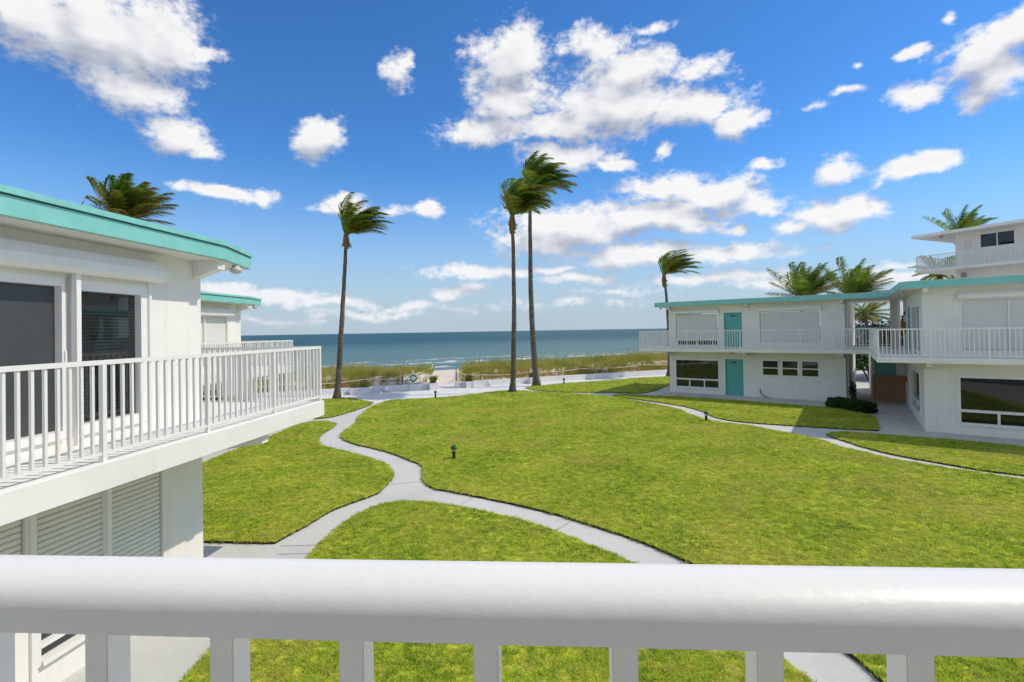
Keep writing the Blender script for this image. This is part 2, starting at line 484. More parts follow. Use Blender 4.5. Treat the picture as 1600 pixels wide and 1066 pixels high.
M['pottedleaf'] = leafmat('potted plant leaf', [(0.25, (0.09, 0.13, 0.025)), (0.6, (0.22, 0.24, 0.05)), (0.85, (0.38, 0.25, 0.09))], 4, 0.25, 0.5)

m, t, b = mat('palm trunk')
p = objco(t)
sx = t.n('ShaderNodeSeparateXYZ')
t.put(sx.inputs[0], p)
ring = t.m('SINE', t.m('ADD', t.m('MULTIPLY', sx.outputs[2], 48.0), t.m('MULTIPLY', t.noise(p, 4, 3), 5.0)))
c = t.ramp(t.noise(p, 3.5, 6, 0.65), [(0.3, (0.075, 0.062, 0.05)), (0.55, (0.16, 0.135, 0.11)), (0.8, (0.26, 0.225, 0.185))])
c = t.mix(t.m('MULTIPLY', t.sstep(ring, 0.5, 1.0), 0.5), c, (0.06, 0.048, 0.038, 1))
t.put(b.inputs['Base Color'], c)
b.inputs['Roughness'].default_value = 0.9
bump(t, b, t.m('ADD', t.m('MULTIPLY', ring, -0.4), t.noise(p, 14, 5, 0.7)), 0.8, 0.03)
M['trunk'] = m
M['boot'] = paint('palm fibre', (0.23, 0.13, 0.055), 0.9, 0.4, 9, 0.7, 30)

m, t, b = mat('plywood')
p = objco(t)
c = t.ramp(t.noise(t.v('MULTIPLY', p, (1.5, 1.5, 9.0)), 3, 6, 0.65), [(0.3, (0.30, 0.15, 0.07)), (0.6, (0.42, 0.22, 0.11)), (0.85, (0.50, 0.28, 0.15))])
t.put(b.inputs['Base Color'], c)
b.inputs['Roughness'].default_value = 0.7
M['plywood'] = m

# sea
m, t, b = mat('sea water')
p = wpos(t)
SHC, SHS = 0.9166, 0.3998
rot = t.n('ShaderNodeVectorRotate', rotation_type='Z_AXIS')
t.put(rot.inputs['Vector'], p)
rot.inputs['Angle'].default_value = -math.atan2(SHS, SHC)
q = rot.outputs[0]                                   # x along the shore, y out to sea
sq = t.n('ShaderNodeSeparateXYZ')
t.put(sq.inputs[0], q)
off = t.m('SUBTRACT', sq.outputs[1], 33.74)          # metres seaward of the wall
n_big = t.noise(t.v('MULTIPLY', q, (0.010, 0.035, 0.0)), 1.0, 5, 0.6)
n_mid = t.noise(t.v('MULTIPLY', q, (0.09, 0.34, 0.0)), 1.0, 5, 0.6)
n_fin = t.noise(t.v('MULTIPLY', q, (0.7, 1.9, 0.0)), 1.0, 4, 0.6)
depth = t.sstep(off, 45, 330)
c = t.mix(depth, (0.13, 0.225, 0.215, 1), (0.014, 0.08, 0.10, 1))
c = t.mix(t.m('MULTIPLY', t.sstep(n_big, 0.4, 0.65), 0.35), c, (0.05, 0.16, 0.18, 1))
# whitewater: breaking near the shore, a few caps farther out
br = t.m('MULTIPLY', t.sstep(off, 44, 50), t.m('SUBTRACT', 1.0, t.sstep(off, 62, 82)))
line = t.m('ADD', t.m('MULTIPLY', t.m('SINE', t.m('ADD', t.m('MULTIPLY', off, 0.62), t.m('MULTIPLY', n_big, 16.0))), 0.055), t.noise(t.v('MULTIPLY', q, (0.20, 0.42, 0.0)), 1.0, 7, 0.70))
foam = t.m('MULTIPLY', t.sstep(line, 0.53, 0.64), br)
caps = t.m('MULTIPLY', t.m('MULTIPLY', t.sstep(n_mid, 0.70, 0.76), t.sstep(off, 70, 120)), t.m('SUBTRACT', 1.0, t.sstep(off, 300, 700)))
white = t.m('MAXIMUM', foam, t.m('MULTIPLY', caps, 0.5))
c = t.mix(white, c, (0.78, 0.80, 0.80, 1))
t.put(b.inputs['Base Color'], c)
t.put(b.inputs['Roughness'], t.m('ADD', 0.42, t.m('MULTIPLY', white, 0.4)))
b.inputs['IOR'].default_value = 1.33
b.inputs['Specular IOR Level'].default_value = 0.22
hgt = t.m('ADD', t.m('MULTIPLY', n_mid, 1.0), t.m('MULTIPLY', n_fin, 0.35))
bump(t, b, hgt, 1.0, 1.3)
M['sea'] = m


# ------------------------------------------------------------------ building blocks
class MB:
    def __init__(self):
        self.v, self.f = [], []

    def add(self, vs, fs):
        o = len(self.v)
        self.v += [tuple(x) for x in vs]
        self.f += [tuple(i + o for i in q) for q in fs]

    def hexa(self, p):
        self.add(p, [(0, 3, 2, 1), (4, 5, 6, 7), (0, 1, 5, 4), (1, 2, 6, 5), (2, 3, 7, 6), (3, 0, 4, 7)])

    def box(self, x0, x1, y0, y1, z0, z1):
        self.hexa([(x0, y0, z0), (x1, y0, z0), (x1, y1, z0), (x0, y1, z0), (x0, y0, z1), (x1, y0, z1), (x1, y1, z1), (x0, y1, z1)])

    def prism(self, poly, z0, z1):
        n = len(poly)
        vs = [(x, y, z0) for x, y in poly] + [(x, y, z1) for x, y in poly]
        self.add(vs, [tuple(range(n))[::-1], tuple(range(n, 2 * n))] + [(i, (i + 1) % n, n + (i + 1) % n, n + i) for i in range(n)])

    def tube(self, pts, rad, seg=8, caps=True):
        pts = [Vector(p) for p in pts]
        rings = []
        a = None
        for i, p in enumerate(pts):
            d = (pts[min(i + 1, len(pts) - 1)] - pts[max(i - 1, 0)]).normalized()
            if a is None:
                a = d.cross(Vector((0.13, 0.97, 0.2)))
            a = (a - d * a.dot(d)).normalized()
            bb = a.cross(d)
            r = rad[i] if isinstance(rad, (list, tuple)) else rad
            rings.append([p + (a * math.cos(k * 2 * math.pi / seg) + bb * math.sin(k * 2 * math.pi / seg)) * r for k in range(seg)])
        vs = [q for rg in rings for q in rg]
        fs = []
        for i in range(len(rings) - 1):
            for k in range(seg):
                fs.append((i * seg + k, i * seg + (k + 1) % seg, (i + 1) * seg + (k + 1) % seg, (i + 1) * seg + k))
        if caps:
            fs.append(tuple(range(seg))[::-1])
            fs.append(tuple((len(rings) - 1) * seg + k for k in range(seg)))
        self.add(vs, fs)

    def lathe(self, prof, seg=16, c=(0, 0, 0)):
        vs = [(c[0] + r * math.cos(k * 2 * math.pi / seg), c[1] + r * math.sin(k * 2 * math.pi / seg), c[2] + z) for r, z in prof for k in range(seg)]
        fs = [(i * seg + k, i * seg + (k + 1) % seg, (i + 1) * seg + (k + 1) % seg, (i + 1) * seg + k) for i in range(len(prof) - 1) for k in range(seg)]
        fs += [tuple(range(seg))[::-1], tuple((len(prof) - 1) * seg + k for k in range(seg))]
        self.add(vs, fs)

    def mesh(self, name, material, bevel=0.0, smooth=False, fix=True):
        me = bpy.data.meshes.new(name)
        me.from_pydata(self.v, [], self.f)
        if fix or bevel:
            bm = bmesh.new()
            bm.from_mesh(me)
            if bevel:
                bmesh.ops.remove_doubles(bm, verts=bm.verts, dist=1e-5)
            bmesh.ops.recalc_face_normals(bm, faces=bm.faces)
            if bevel:
                ed = [e for e in bm.edges if len(e.link_faces) == 2 and e.calc_face_angle(0) > 0.6]
                bmesh.ops.bevel(bm, geom=ed, offset=bevel, segments=2, affect='EDGES', clamp_overlap=True)
            bm.to_mesh(me)
            bm.free()
        me.materials.append(M[material] if isinstance(material, str) else material)
        if smooth:
            me.polygons.foreach_set('use_smooth', [True] * len(me.polygons))
        return me

    def build(self, name, material, parent=None, bevel=0.0, smooth=False, loc=None, fix=True):
        return link(name, self.mesh(name, material, bevel, smooth, fix), parent, loc)


def link(name, me, parent=None, loc=None, rz=0.0):
    o = bpy.data.objects.new(name, me)
    COL.objects.link(o)
    o.parent = parent
    if loc is not None:
        o.location = loc
    if rz:
        o.rotation_euler = (0, 0, rz)
    return o


def tag(o, label=None, cat=None, group=None, kind=None):
    for k, v in (('label', label), ('category', cat), ('group', group), ('kind', kind)):
        if v:
            o[k] = v
    return o


def thing(name, label, cat, loc=(0, 0, 0), rz=0.0, group=None):
    return tag(link(name, None, None, loc, rz), label, cat, group)


def struct(name, mb, material, **kw):
    return tag(mb.build(name, material, **kw), kind='structure')


class Fac:
    """a facade line in plan: u along, w outwards, z up"""
    def __init__(self, p0, p1):
        self.p0 = Vector(p0)
        d = Vector(p1) - self.p0
        self.L = d.length
        self.d = d.normalized()
        self.n = Vector((self.d.y, -self.d.x))
        self.ang = math.atan2(self.d.y, self.d.x)

    def at(self, u, w, z):
        q = self.p0 + self.d * u + self.n * w
        return (q.x, q.y, z)

    def box(self, mb, u0, u1, w0, w1, z0, z1):
        mb.hexa([self.at(u0, w1, z0), self.at(u1, w1, z0), self.at(u1, w0, z0), self.at(u0, w0, z0),
                 self.at(u0, w1, z1), self.at(u1, w1, z1), self.at(u1, w0, z1), self.at(u0, w0, z1)])


def wall(parent, F, u0, u1, z0, z1, holes=(), th=0.2, name='wall', material='stucco'):
    mb = MB()
    us = sorted({u0, u1, *[h[0] for h in holes], *[h[1] for h in holes]})
    for a, b_ in zip(us, us[1:]):
        hs = sorted([(h[2], h[3]) for h in holes if h[0] <= a + 1e-6 and h[1] >= b_ - 1e-6])
        z = z0
        for ha, hb in hs:
            if ha > z + 1e-4:
                F.box(mb, a, b_, -th, 0, z, ha)
            z = max(z, hb)
        if z < z1 - 1e-4:
            F.box(mb, a, b_, -th, 0, z, z1)
    return mb.build(name, material, parent)


def window(parent, F, u0, u1, z0, z1, rows, pane='glass', fw=0.06, depth=0.09, sill=True, proud=0.025):
    """rows: list of (z_from, z_to, columns) inside the frame"""
    mb = MB()
    F.box(mb, u0 - 0.03, u0 + fw, -depth, proud, z0 - 0.02, z1 + 0.03)
    F.box(mb, u1 - fw, u1 + 0.03, -depth, proud, z0 - 0.02, z1 + 0.03)
    F.box(mb, u0 + fw, u1 - fw, -depth, proud - 0.003, z1 - fw, z1 + 0.03)
    F.box(mb, u0 + fw, u1 - fw, -depth, proud + (0.03 if sill else -0.003), z0 - 0.02, z0 + fw)
    edges = sorted({r[0] for r in rows} | {r[1] for r in rows})[1:-1]
    for e in edges:
        F.box(mb, u0 + fw, u1 - fw, -depth + 0.01, proud - 0.006, e - fw * 0.6, e + fw * 0.6)
    for za, zb, nc in rows:
        for k in range(1, nc):
            uc = u0 + (u1 - u0) * k / nc
            lo = z0 + fw if za <= z0 + 1e-6 else za + fw * 0.6
            hi = z1 - fw if zb >= z1 - 1e-6 else zb - fw * 0.6
            F.box(mb, uc - fw * 0.45, uc + fw * 0.45, -depth + 0.012, proud - 0.009, lo, hi)
    wf = mb.build('window', 'trim', parent)
    for za, zb, nc in rows:
        for k in range(nc):
            a = u0 + (u1 - u0) * k / nc
            b_ = u0 + (u1 - u0) * (k + 1) / nc
            pm = MB()
            F.box(pm, a + 0.02, b_ - 0.02, -depth + 0.02, -depth + 0.035, za + 0.02, zb - 0.02)
            pm.build('pane', pane, wf)
    return wf


def shutter(parent, F, u0, u1, z0, z1, pitch=0.06, material='shutter', w=0.015):
    """ridged roll-down shutter curtain"""
    mb = MB()
    n = max(2, int((z1 - z0) / pitch))
    prof = []
    for i in range(n):
        a = z0 + (z1 - z0) * i / n
        h = (z1 - z0) / n
        prof += [(a + h * 0.02, w - 0.008), (a + h * 0.2, w), (a + h * 0.8, w), (a + h * 0.98, w - 0.008)]
    vs = [F.at(u0, ww, z) for z, ww in prof] + [F.at(u1, ww, z) for z, ww in prof]
    k = len(prof)
    mb.add(vs, [(i, i + k, i + k + 1, i + 1) for i in range(k - 1)])
    return mb.build('shutter', material, parent, fix=False)


def shutter_box(parent, F, u0, u1, z0, z1, out=0.2):
    mb = MB()
    pr = [(0.003, z0), (out * 0.75, z0), (out, z0 + 0.05), (out, z0 + (z1 - z0) * 0.55), (out * 0.6, z1), (0.003, z1)]
    vs = [F.at(u0, a, z) for a, z in pr] + [F.at(u1, a, z) for a, z in pr]
    n = len(pr)
    mb.add(vs, [tuple(range(n)), tuple(range(n, 2 * n))[::-1]] + [(i, (i + 1) % n, n + (i + 1) % n, n + i) for i in range(n)])
    return mb.build('shutter_box', 'trim', parent, bevel=0.008)


def track(parent, F, u, z0, z1, w0=0.003, w1=0.05, hw=0.025):
    mb = MB()
    F.box(mb, u - hw, u + hw, w0, w1, z0, z1)
    return mb.build('shutter_track', 'trim', parent)


def door(parent, F, u0, u1, z0, z1, handle=True, plate=True):
    mb = MB()
    F.box(mb, u0, u0 + 0.05, -0.12, 0.012, z0, z1 + 0.05)
    F.box(mb, u1 - 0.05, u1, -0.12, 0.012, z0, z1 + 0.05)
    F.box(mb, u0 + 0.05, u1 - 0.05, -0.12, 0.009, z1, z1 + 0.05)
    mb.build('door_frame', 'door', parent)
    mb = MB()
    F.box(mb, u0 + 0.05, u1 - 0.05, -0.09, -0.045, z0 + 0.02, z1)
    d = mb.build('door', 'door', parent)
    if handle:
        mb = MB()
        F.box(mb, u0 + 0.09, u0 + 0.15, -0.045, 0.0, z0 + 0.95, z0 + 1.0)
        F.box(mb, u0 + 0.10, u0 + 0.14, -0.045, -0.01, z0 + 1.10, z0 + 1.15)
        mb.build('handle', 'metalgrey', d)
    if plate:
        um = (u0 + u1) / 2
        mb = MB()
        for k in range(3):                                   # three small dark characters, too small to read
            a = um - 0.13 + k * 0.09
            F.box(mb, a, a + 0.065, -0.045, -0.038, z1 - 0.17, z1 - 0.08)
        mb.build('number_plate', 'black', d)
    return d


def railing(parent, pts, z0, h=1.0, spacing=0.11, pick=0.026, post=0.045, post_every=1.41, rail=0.05, material='trim', closed_ends=True):
    """pts: plan polyline in the parent's space"""
    mb = MB()
    picks = []
    for i in range(len(pts) - 1):
        F = Fac(pts[i], pts[i + 1])
        L = F.L
        e0 = rail / 2 if i == 0 else -rail / 2 + 0.002
        F.box(mb, -e0 if i == 0 else rail / 2 + 0.001, L + rail / 2, -rail / 2, rail / 2, z0 + h - 0.045, z0 + h + 0.001 * i)
        F.box(mb, 0.0, L, -0.013, 0.013, z0 + 0.07, z0 + 0.10)
        npost = max(1, round(L / post_every))
        pu = [L * k / npost for k in range(npost + 1)]
        for k, u in enumerate(pu):
            if i > 0 and k == 0:
                continue
            F.box(mb, u - post / 2, u + post / 2, -post / 2, post / 2, z0, z0 + h - 0.044)
        for a, b_ in zip(pu, pu[1:]):
            n = max(1, round((b_ - a) / spacing))
            picks += [(F.at(a + (b_ - a) * k / n, 0, z0 + 0.101), F.ang) for k in range(1, n)]
    rl = mb.build('railing', material, parent)
    pm = MB()
    pm.box(-pick / 2, pick / 2, -pick / 2, pick / 2, 0, h - 0.147)
    me = pm.mesh('picket', material)
    for pos, ang in picks:
        link('picket', me, rl, pos, ang)
    return rl


def bracket(parent, F, u, out, ztop, h0=0.26, h1=0.14, hw=0.09, name='bracket'):
    mb = MB()
    pr = [(0.003, ztop - h0), (out, ztop - h1), (out, ztop), (0.003, ztop)]
    vs = [F.at(u - hw, a, z) for a, z in pr] + [F.at(u + hw, a, z) for a, z in pr]
    mb.add(vs, [(0, 1, 2, 3), (7, 6, 5, 4)] + [(i, (i + 1) % 4, 4 + (i + 1) % 4, 4 + i) for i in range(4)])
    return mb.build(name, 'slab', parent)


def soffit_lamp(parent, pos, r=0.07):
    mb = MB()
    mb.lathe([(r * 0.6, 0), (r * 0.7, -0.03), (r, -0.05), (r * 0.95, -0.10), (r * 0.4, -0.13)], 12, pos)
    return mb.build('soffit_lamp', 'lampglass', parent, smooth=True)


# ------------------------------------------------------------------ terrain, sea, pavement
WC, WS = Vector((0.9166, 0.3998)), Vector((-0.3998, 0.9166))   # along the shore / out to sea
WO = Vector((-11.74, 31.68))


def shore(t_, q_, z=0.0):
    p_ = WO + WC * t_ + WS * q_
    return (p_.x, p_.y, z)


def fbm(x, y, s=0.0):
    return mnoise.fractal(Vector((x, y, s)), 0.9, 2.0, 4)


def gapness(t_, q_):
    c_ = 7.85 + 0.29 * q_
    hw = 0.60 + 0.035 * q_
    return max(0.0, min(1.0, (hw + 0.7 - abs(t_ - c_)) / 0.7))


def sstep(x, a, b_):
    x = max(0.0, min(1.0, (x - a) / (b_ - a)))
    return x * x * (3 - 2 * x)


def ground_z(t_, q_):
    if q_ <= 0.26:
        return -0.02
    base = 0.20 * sstep(q_, 0.26, 0.5) - 0.02
    dune = sstep(q_, 0.6, 3.6) * (1 - sstep(q_, 7.5, 15.0))
    h = 0.50 + 0.30 * fbm(t_ * 0.16, q_ * 0.2, 3.1) + 0.10 * fbm(t_ * 0.7, q_ * 0.7, 9.0)
    h += 0.18 * sstep(t_, 14, 26)
    beach = -1.5 * sstep(q_, 10, 21) - 1.4 * sstep(q_, 18, 56)
    g_ = gapness(t_, q_) if q_ < 18 else 0
    sandy = 0.34 * sstep(q_, 1.0, 8.0) * (1 - sstep(q_, 9.0, 14.0))
    z = base + max(0.05, h) * dune * (1 - g_) + sandy * g_ + beach
    if q_ > 62:
        z -= (q_ - 62) * 0.04
    return z


mb = MB()
ts = [-900, -400, -150, -70, -45] + list(np.linspace(-32, 56, 230)) + [70, 100, 200, 500, 900]
qs = [-900, -300, -90, -30, -3, 0.0, 0.26] + list(np.linspace(0.4, 18, 60)) + list(np.linspace(19, 80, 30)) + [110, 160]
nt_, nq_ = len(ts), len(qs)
for q_ in qs:
    for t_ in ts:
        mb.v.append(shore(t_, q_, ground_z(t_, q_)))
for j in range(nq_ - 1):
    for i in range(nt_ - 1):
        a = j * nt_ + i
        mb.f.append((a, a + 1, a + nt_ + 1, a + nt_))
struct('ground', mb, 'sand', smooth=True, fix=False)

# the sea: fine rows by the shore that carry low breakers, then one sheet to the horizon
SEA = -1.9
mb = MB()
ts = [-30000, -6000, -1500, -500, -250] + list(np.linspace(-160, 220, 220)) + [320, 600, 1600, 6000, 30000]
qs = list(np.linspace(38, 110, 110)) + [120, 140, 170, 220, 300, 450, 700, 1200, 2500, 6000, 15000, 40000]
nt_ = len(ts)
for q_ in qs:
    for t_ in ts:
        z = SEA
        if 44 < q_ < 112:
            ph = q_ * 0.62 + 2.6 * fbm(t_ * 0.03, q_ * 0.02, 5)
            amp = 0.20 * sstep(q_, 44, 56) * (1 - sstep(q_, 78, 110))
            z += amp * max(0.0, math.sin(ph)) ** 3 * (0.6 + 0.7 * fbm(t_ * 0.05, q_ * 0.05, 2))
        mb.v.append(shore(t_, q_, z))
for j in range(len(qs) - 1):
    for i in range(nt_ - 1):
        a = j * nt_ + i
        mb.f.append((a, a + 1, a + nt_ + 1, a + nt_))
struct('sea', mb, 'sea', smooth=True, fix=False)

# pavement: one concrete sheet under the court, a whiter promenade along the wall
mb = MB()
mb.add([shore(-50, -5.2, 0), shore(90, -5.2, 0), shore(90, -70, 0), shore(-50, -70, 0)], [(0, 1, 2, 3)])
mb.add([shore(-50, -70, -0.015), shore(90, -70, -0.015)], [])
pave = struct('path', mb, 'concrete', fix=False)
mb = MB()
mb.add([shore(-50, 0.05, 0.004), shore(90, 0.05, 0.004), shore(90, -5.25, 0.004), shore(-50, -5.25, 0.004)], [(0, 1, 2, 3)])
prom = struct('promenade', mb, 'promenade', fix=False)


def joint(p0, p1, wd=0.018, parent=pave, z=0.0035):
    a, b_ = Vector(p0), Vector(p1)
    n = (b_ - a).normalized()
    n = Vector((-n.y, n.x)) * wd / 2
    jm = MB()
    jm.add([(*(a - n), z), (*(b_ - n), z), (*(b_ + n), z), (*(a + n), z)], [(0, 1, 2, 3)])
    return jm.build('joint', 'metalgrey', parent, fix=False)


for p0, p1 in (((-4.25, 9.30), (-3.50, 9.32)), ((-4.15, 8.95), (-3.52, 8.97)), ((-3.2, 12.9), (-2.35, 13.2)), ((-1.25, 11.2), (-0.95, 11.9)), ((0.72, 9.75), (1.15, 10.3)),
               ((-6.25, 17.2), (-5.2, 17.4)), ((2.1, 8.0), (2.75, 8.4)), ((9.0, 19.7), (9.35, 20.35)), ((8.0, 21.5), (8.5, 21.9)), ((-7.3, 20.6), (-6.6, 20.7))):
    joint(p0, p1)

# low white sea wall with the opening to the beach
def seawall(t0, t1, label):
    wm = MB()
    n = max(1, round((t1 - t0) / 4.0))
    wm.hexa([shore(t0, 0.0, -0.1), shore(t1, 0.0, -0.1), shore(t1, 0.26, -0.1), shore(t0, 0.26, -0.1),
             shore(t0, 0.02, 0.39), shore(t1, 0.02, 0.39), shore(t1, 0.25, 0.39), shore(t0, 0.25, 0.39)])
    return tag(wm.build('sea_wall', 'seawall', bevel=0.015), label, 'wall')


seawall(-42, 7.15, 'low white sea wall running behind the single palm to the beach opening')
seawall(8.55, 80, 'low white sea wall running from the beach opening past the palm pair')
sb = MB()
sb.hexa([shore(7.17, 0.02, -0.1), shore(8.53, 0.02, -0.1), shore(8.53, 0.9, -0.1), shore(7.17, 0.9, -0.1),
         shore(7.17, 0.02, 0.09), shore(8.53, 0.02, 0.09), shore(8.53, 0.9, 0.12), shore(7.17, 0.9, 0.12)])
tag(sb.build('beach_step', 'seawall'), 'low white step in the opening of the sea wall', 'step')


# ------------------------------------------------------------------ lawns and their grass
def catmull(pts, n=6):
    out = []
    k = len(pts)
    for i in range(k):
        q4 = [pts[(i + j - 1) % k] for j in range(4)]
        p0, p1, p2, p3 = (Vector(q[:2]) for q in q4)
        if len(q4[1]) > 2:                       # a sharp corner
            p0 = p1
        if len(q4[2]) > 2:
            p3 = p2
        for s in range(n):
            u = s / n
            out.append(0.5 * ((2 * p1) + (-p0 + p2) * u + (2 * p0 - 5 * p1 + 4 * p2 - p3) * u * u + (-p0 + 3 * p1 - 3 * p2 + p3) * u ** 3))
    return [(p.x, p.y) for p in out]


def inside(px, py, poly):
    res = np.zeros(len(px), bool)
    x0, y0 = poly[-1]
    for x1, y1 in poly:
        c_ = ((y1 > py) != (y0 > py)) & (px < (x0 - x1) * (py - y1) / ((y0 - y1) + 1e-12) + x1)
        res ^= c_
        x0, y0 = x1, y1
    return res


rng = np.random.default_rng(7)
random.seed(11)


def blade_clump(nb, hmin, hmax, spread, width, lean, seed):
    rr = random.Random(seed)
    c_ = MB()
    for _ in range(nb):
        a = rr.uniform(0, 6.283)
        ra = spread * math.sqrt(rr.random())
        x, y = ra * math.cos(a), ra * math.sin(a)
        h = rr.uniform(hmin, hmax)
        th = rr.uniform(0, 6.283)
        ln = h * rr.uniform(0.2, lean)
        dx, dy = math.cos(th), math.sin(th)
        wx, wy = -dy * width / 2, dx * width / 2
        c_.add([(x - wx, y - wy, -0.01), (x + wx, y + wy, -0.01), (x + dx * ln * .4 + wx * .8, y + dy * ln * .4 + wy * .8, h * .6), (x + dx * ln * .4 - wx * .8, y + dy * ln * .4 - wy * .8, h * .6), (x + dx * ln, y + dy * ln, h)],
               [(0, 1, 2, 3), (3, 2, 4)])
    return c_


def scatter(name, pts, scl, protos, label, cat=None, seed=0):
    """points with an instance of a clump on each (geometry nodes); one object of stuff"""
    me = bpy.data.meshes.new(name)
    me.vertices.add(len(pts))
    me.vertices.foreach_set('co', np.asarray(pts, np.float32).ravel())
    n = len(pts)
    r_ = np.random.default_rng(seed)
    at = me.attributes.new('scl', 'FLOAT_VECTOR', 'POINT')
    at.data.foreach_set('vector', np.asarray(scl, np.float32).ravel())
    at = me.attributes.new('rot', 'FLOAT_VECTOR', 'POINT')
    rv = np.zeros((n, 3), np.float32)
    rv[:, 2] = r_.uniform(0, 6.283, n)
    rv[:, 0] = r_.normal(0, 0.14, n)
    rv[:, 1] = r_.normal(0, 0.14, n)
    at.data.foreach_set('vector', rv.ravel())
    at = me.attributes.new('pick', 'INT', 'POINT')
    at.data.foreach_set('value', r_.integers(0, len(protos.objects), n).astype(np.int32))
    o = link(name, me)
    ng = bpy.data.node_groups.new(name + ' scatter', 'GeometryNodeTree')
    ng.interface.new_socket('Geometry', in_out='INPUT', socket_type='NodeSocketGeometry')
    ng.interface.new_socket('Geometry', in_out='OUTPUT', socket_type='NodeSocketGeometry')
    N, Lk = ng.nodes, ng.links
    gin, gout = N.new('NodeGroupInput'), N.new('NodeGroupOutput')
    m2p = N.new('GeometryNodeMeshToPoints')
    iop = N.new('GeometryNodeInstanceOnPoints')
    ci = N.new('GeometryNodeCollectionInfo')
    ci.inputs['Collection'].default_value = protos
    ci.inputs['Separate Children'].default_value = True
    ci.inputs['Reset Children'].default_value = True
    iop.inputs['Pick Instance'].default_value = True

    def named(nm, ty):
        nd = N.new('GeometryNodeInputNamedAttribute')
        nd.data_type = ty
        nd.inputs['Name'].default_value = nm
        return [s_ for s_ in nd.outputs if s_.enabled and s_.name == 'Attribute'][0]
    Lk.new(gin.outputs[0], m2p.inputs[0])
    Lk.new(m2p.outputs[0], iop.inputs['Points'])
    Lk.new(ci.outputs[0], iop.inputs['Instance'])
    Lk.new(named('pick', 'INT'), iop.inputs['Instance Index'])
    Lk.new(named('rot', 'FLOAT_VECTOR'), iop.inputs['Rotation'])
    Lk.new(named('scl', 'FLOAT_VECTOR'), iop.inputs['Scale'])
    Lk.new(iop.outputs[0], gout.inputs[0])
    md = o.modifiers.new('scatter', 'NODES')
    md.node_group = ng
    tag(o, label, cat, kind='stuff')
    return o


def proto_collection(name, meshes):
    c_ = bpy.data.collections.new(name)
    for me in meshes:
        c_.objects.link(bpy.data.objects.new(me.name, me))
    return c_


grass_protos = proto_collection('grass clumps', [blade_clump(14, 0.015, 0.042, 0.05, 0.0075, 2.0, s).mesh('grass_clump', 'grass', fix=False) for s in range(6)])
LAWN_LABEL = {'main': 'grass of the wide central lawn with sunburnt patches', 'lower': 'grass of the lawn just below the near white railing', 'left': 'grass of the lawn beside the nearest balcony wing',
              'palm': 'grass of the small lawn round the single palm', 'strip': 'grass of the narrow lawn along the promenade', 'wedge': 'grass of the lawn before the far wing with the clipped hedge',
              'near': 'grass of the lawn strip before the near picture window'}
LAWN_Z = 0.05
for k, key in enumerate(LAWNS):
    poly = catmull(LAWNS[key], 6)
    poly = [(x + 0.012 * fbm(x * 9, y * 9, 1), y + 0.012 * fbm(x * 9, y * 9, 5)) for x, y in poly]
    mb = MB()
    n = len(poly)
    mb.add([(x, y, LAWN_Z) for x, y in poly] + [(x, y, -0.03) for x, y in poly], [tuple(range(n))])
    bm_me = mb.mesh('lawn', 'thatch', fix=False)
    bm = bmesh.new()
    bm.from_mesh(bm_me)
    bmesh.ops.triangulate(bm, faces=bm.faces)
    bm.verts.ensure_lookup_table()
    for i in range(n):
        fsd = bm.faces.new((bm.verts[i], bm.verts[n + i], bm.verts[n + (i + 1) % n], bm.verts[(i + 1) % n]))
        fsd.material_index = 1
    bmesh.ops.recalc_face_normals(bm, faces=bm.faces)
    bm.to_mesh(bm_me)
    bm.free()
    bm_me.materials.append(M['soil'])
    tag(link('lawn', bm_me), kind='structure')
    P = np.array(poly)
    lo, hi = P.min(0), P.max(0)
    area = (hi[0] - lo[0]) * (hi[1] - lo[1])
    # candidates at the top density, thinned with distance as the clumps grow
    px = rng.uniform(lo[0], hi[0], int(area * 1100))
    py = rng.uniform(lo[1], hi[1], len(px))
    dist = np.hypot(px, py)
    s_ = 0.75 + dist / 24.0
    keep = rng.random(len(px)) < 0.80 / (s_ ** 2)
    px, py, s_, dist = px[keep], py[keep], s_[keep], dist[keep]
    ins = inside(px, py, poly)
    vis = (py > 2.5) & (np.abs(px) < py * 1.15 + 1.0)
    ok = ins & vis
    px, py, s_ = px[ok], py[ok], s_[ok]
    tall = s_ * rng.uniform(0.75, 1.25, len(px)) * (0.95 + 0.10 * np.sin(px * 1.7 + 1.3 * np.sin(py * 0.9)) * np.cos(py * 1.1))
    tz = rng.uniform(0.55, 1.0, len(px)) * np.clip(tall / s_, 0.7, 1.2)
    scatter('grass', np.stack([px, py, np.full(len(px), LAWN_Z - 0.004)], 1), np.stack([tall, tall, tz], 1), grass_protos, LAWN_LABEL[key], 'grass', seed=k)

# ------------------------------------------------------------------ the two balcony wings on one side of the court
WING_RZ = math.atan2(-0.116, 0.9932)


def offset_poly(poly, d):
    out = []
    n = len(poly)
    for i in range(n):
        a, b_, c_ = Vector(poly[i - 1]), Vector(poly[i]), Vector(poly[(i + 1) % n])
        d0, d1 = (b_ - a).normalized(), (c_ - b_).normalized()
        n0, n1 = Vector((d0.y, -d0.x)), Vector((d1.y, -d1.x))
        k = (n0 + n1)
        k = k / max(0.3, k.dot(n0))
        out.append(tuple(b_ + k * d))
    return out


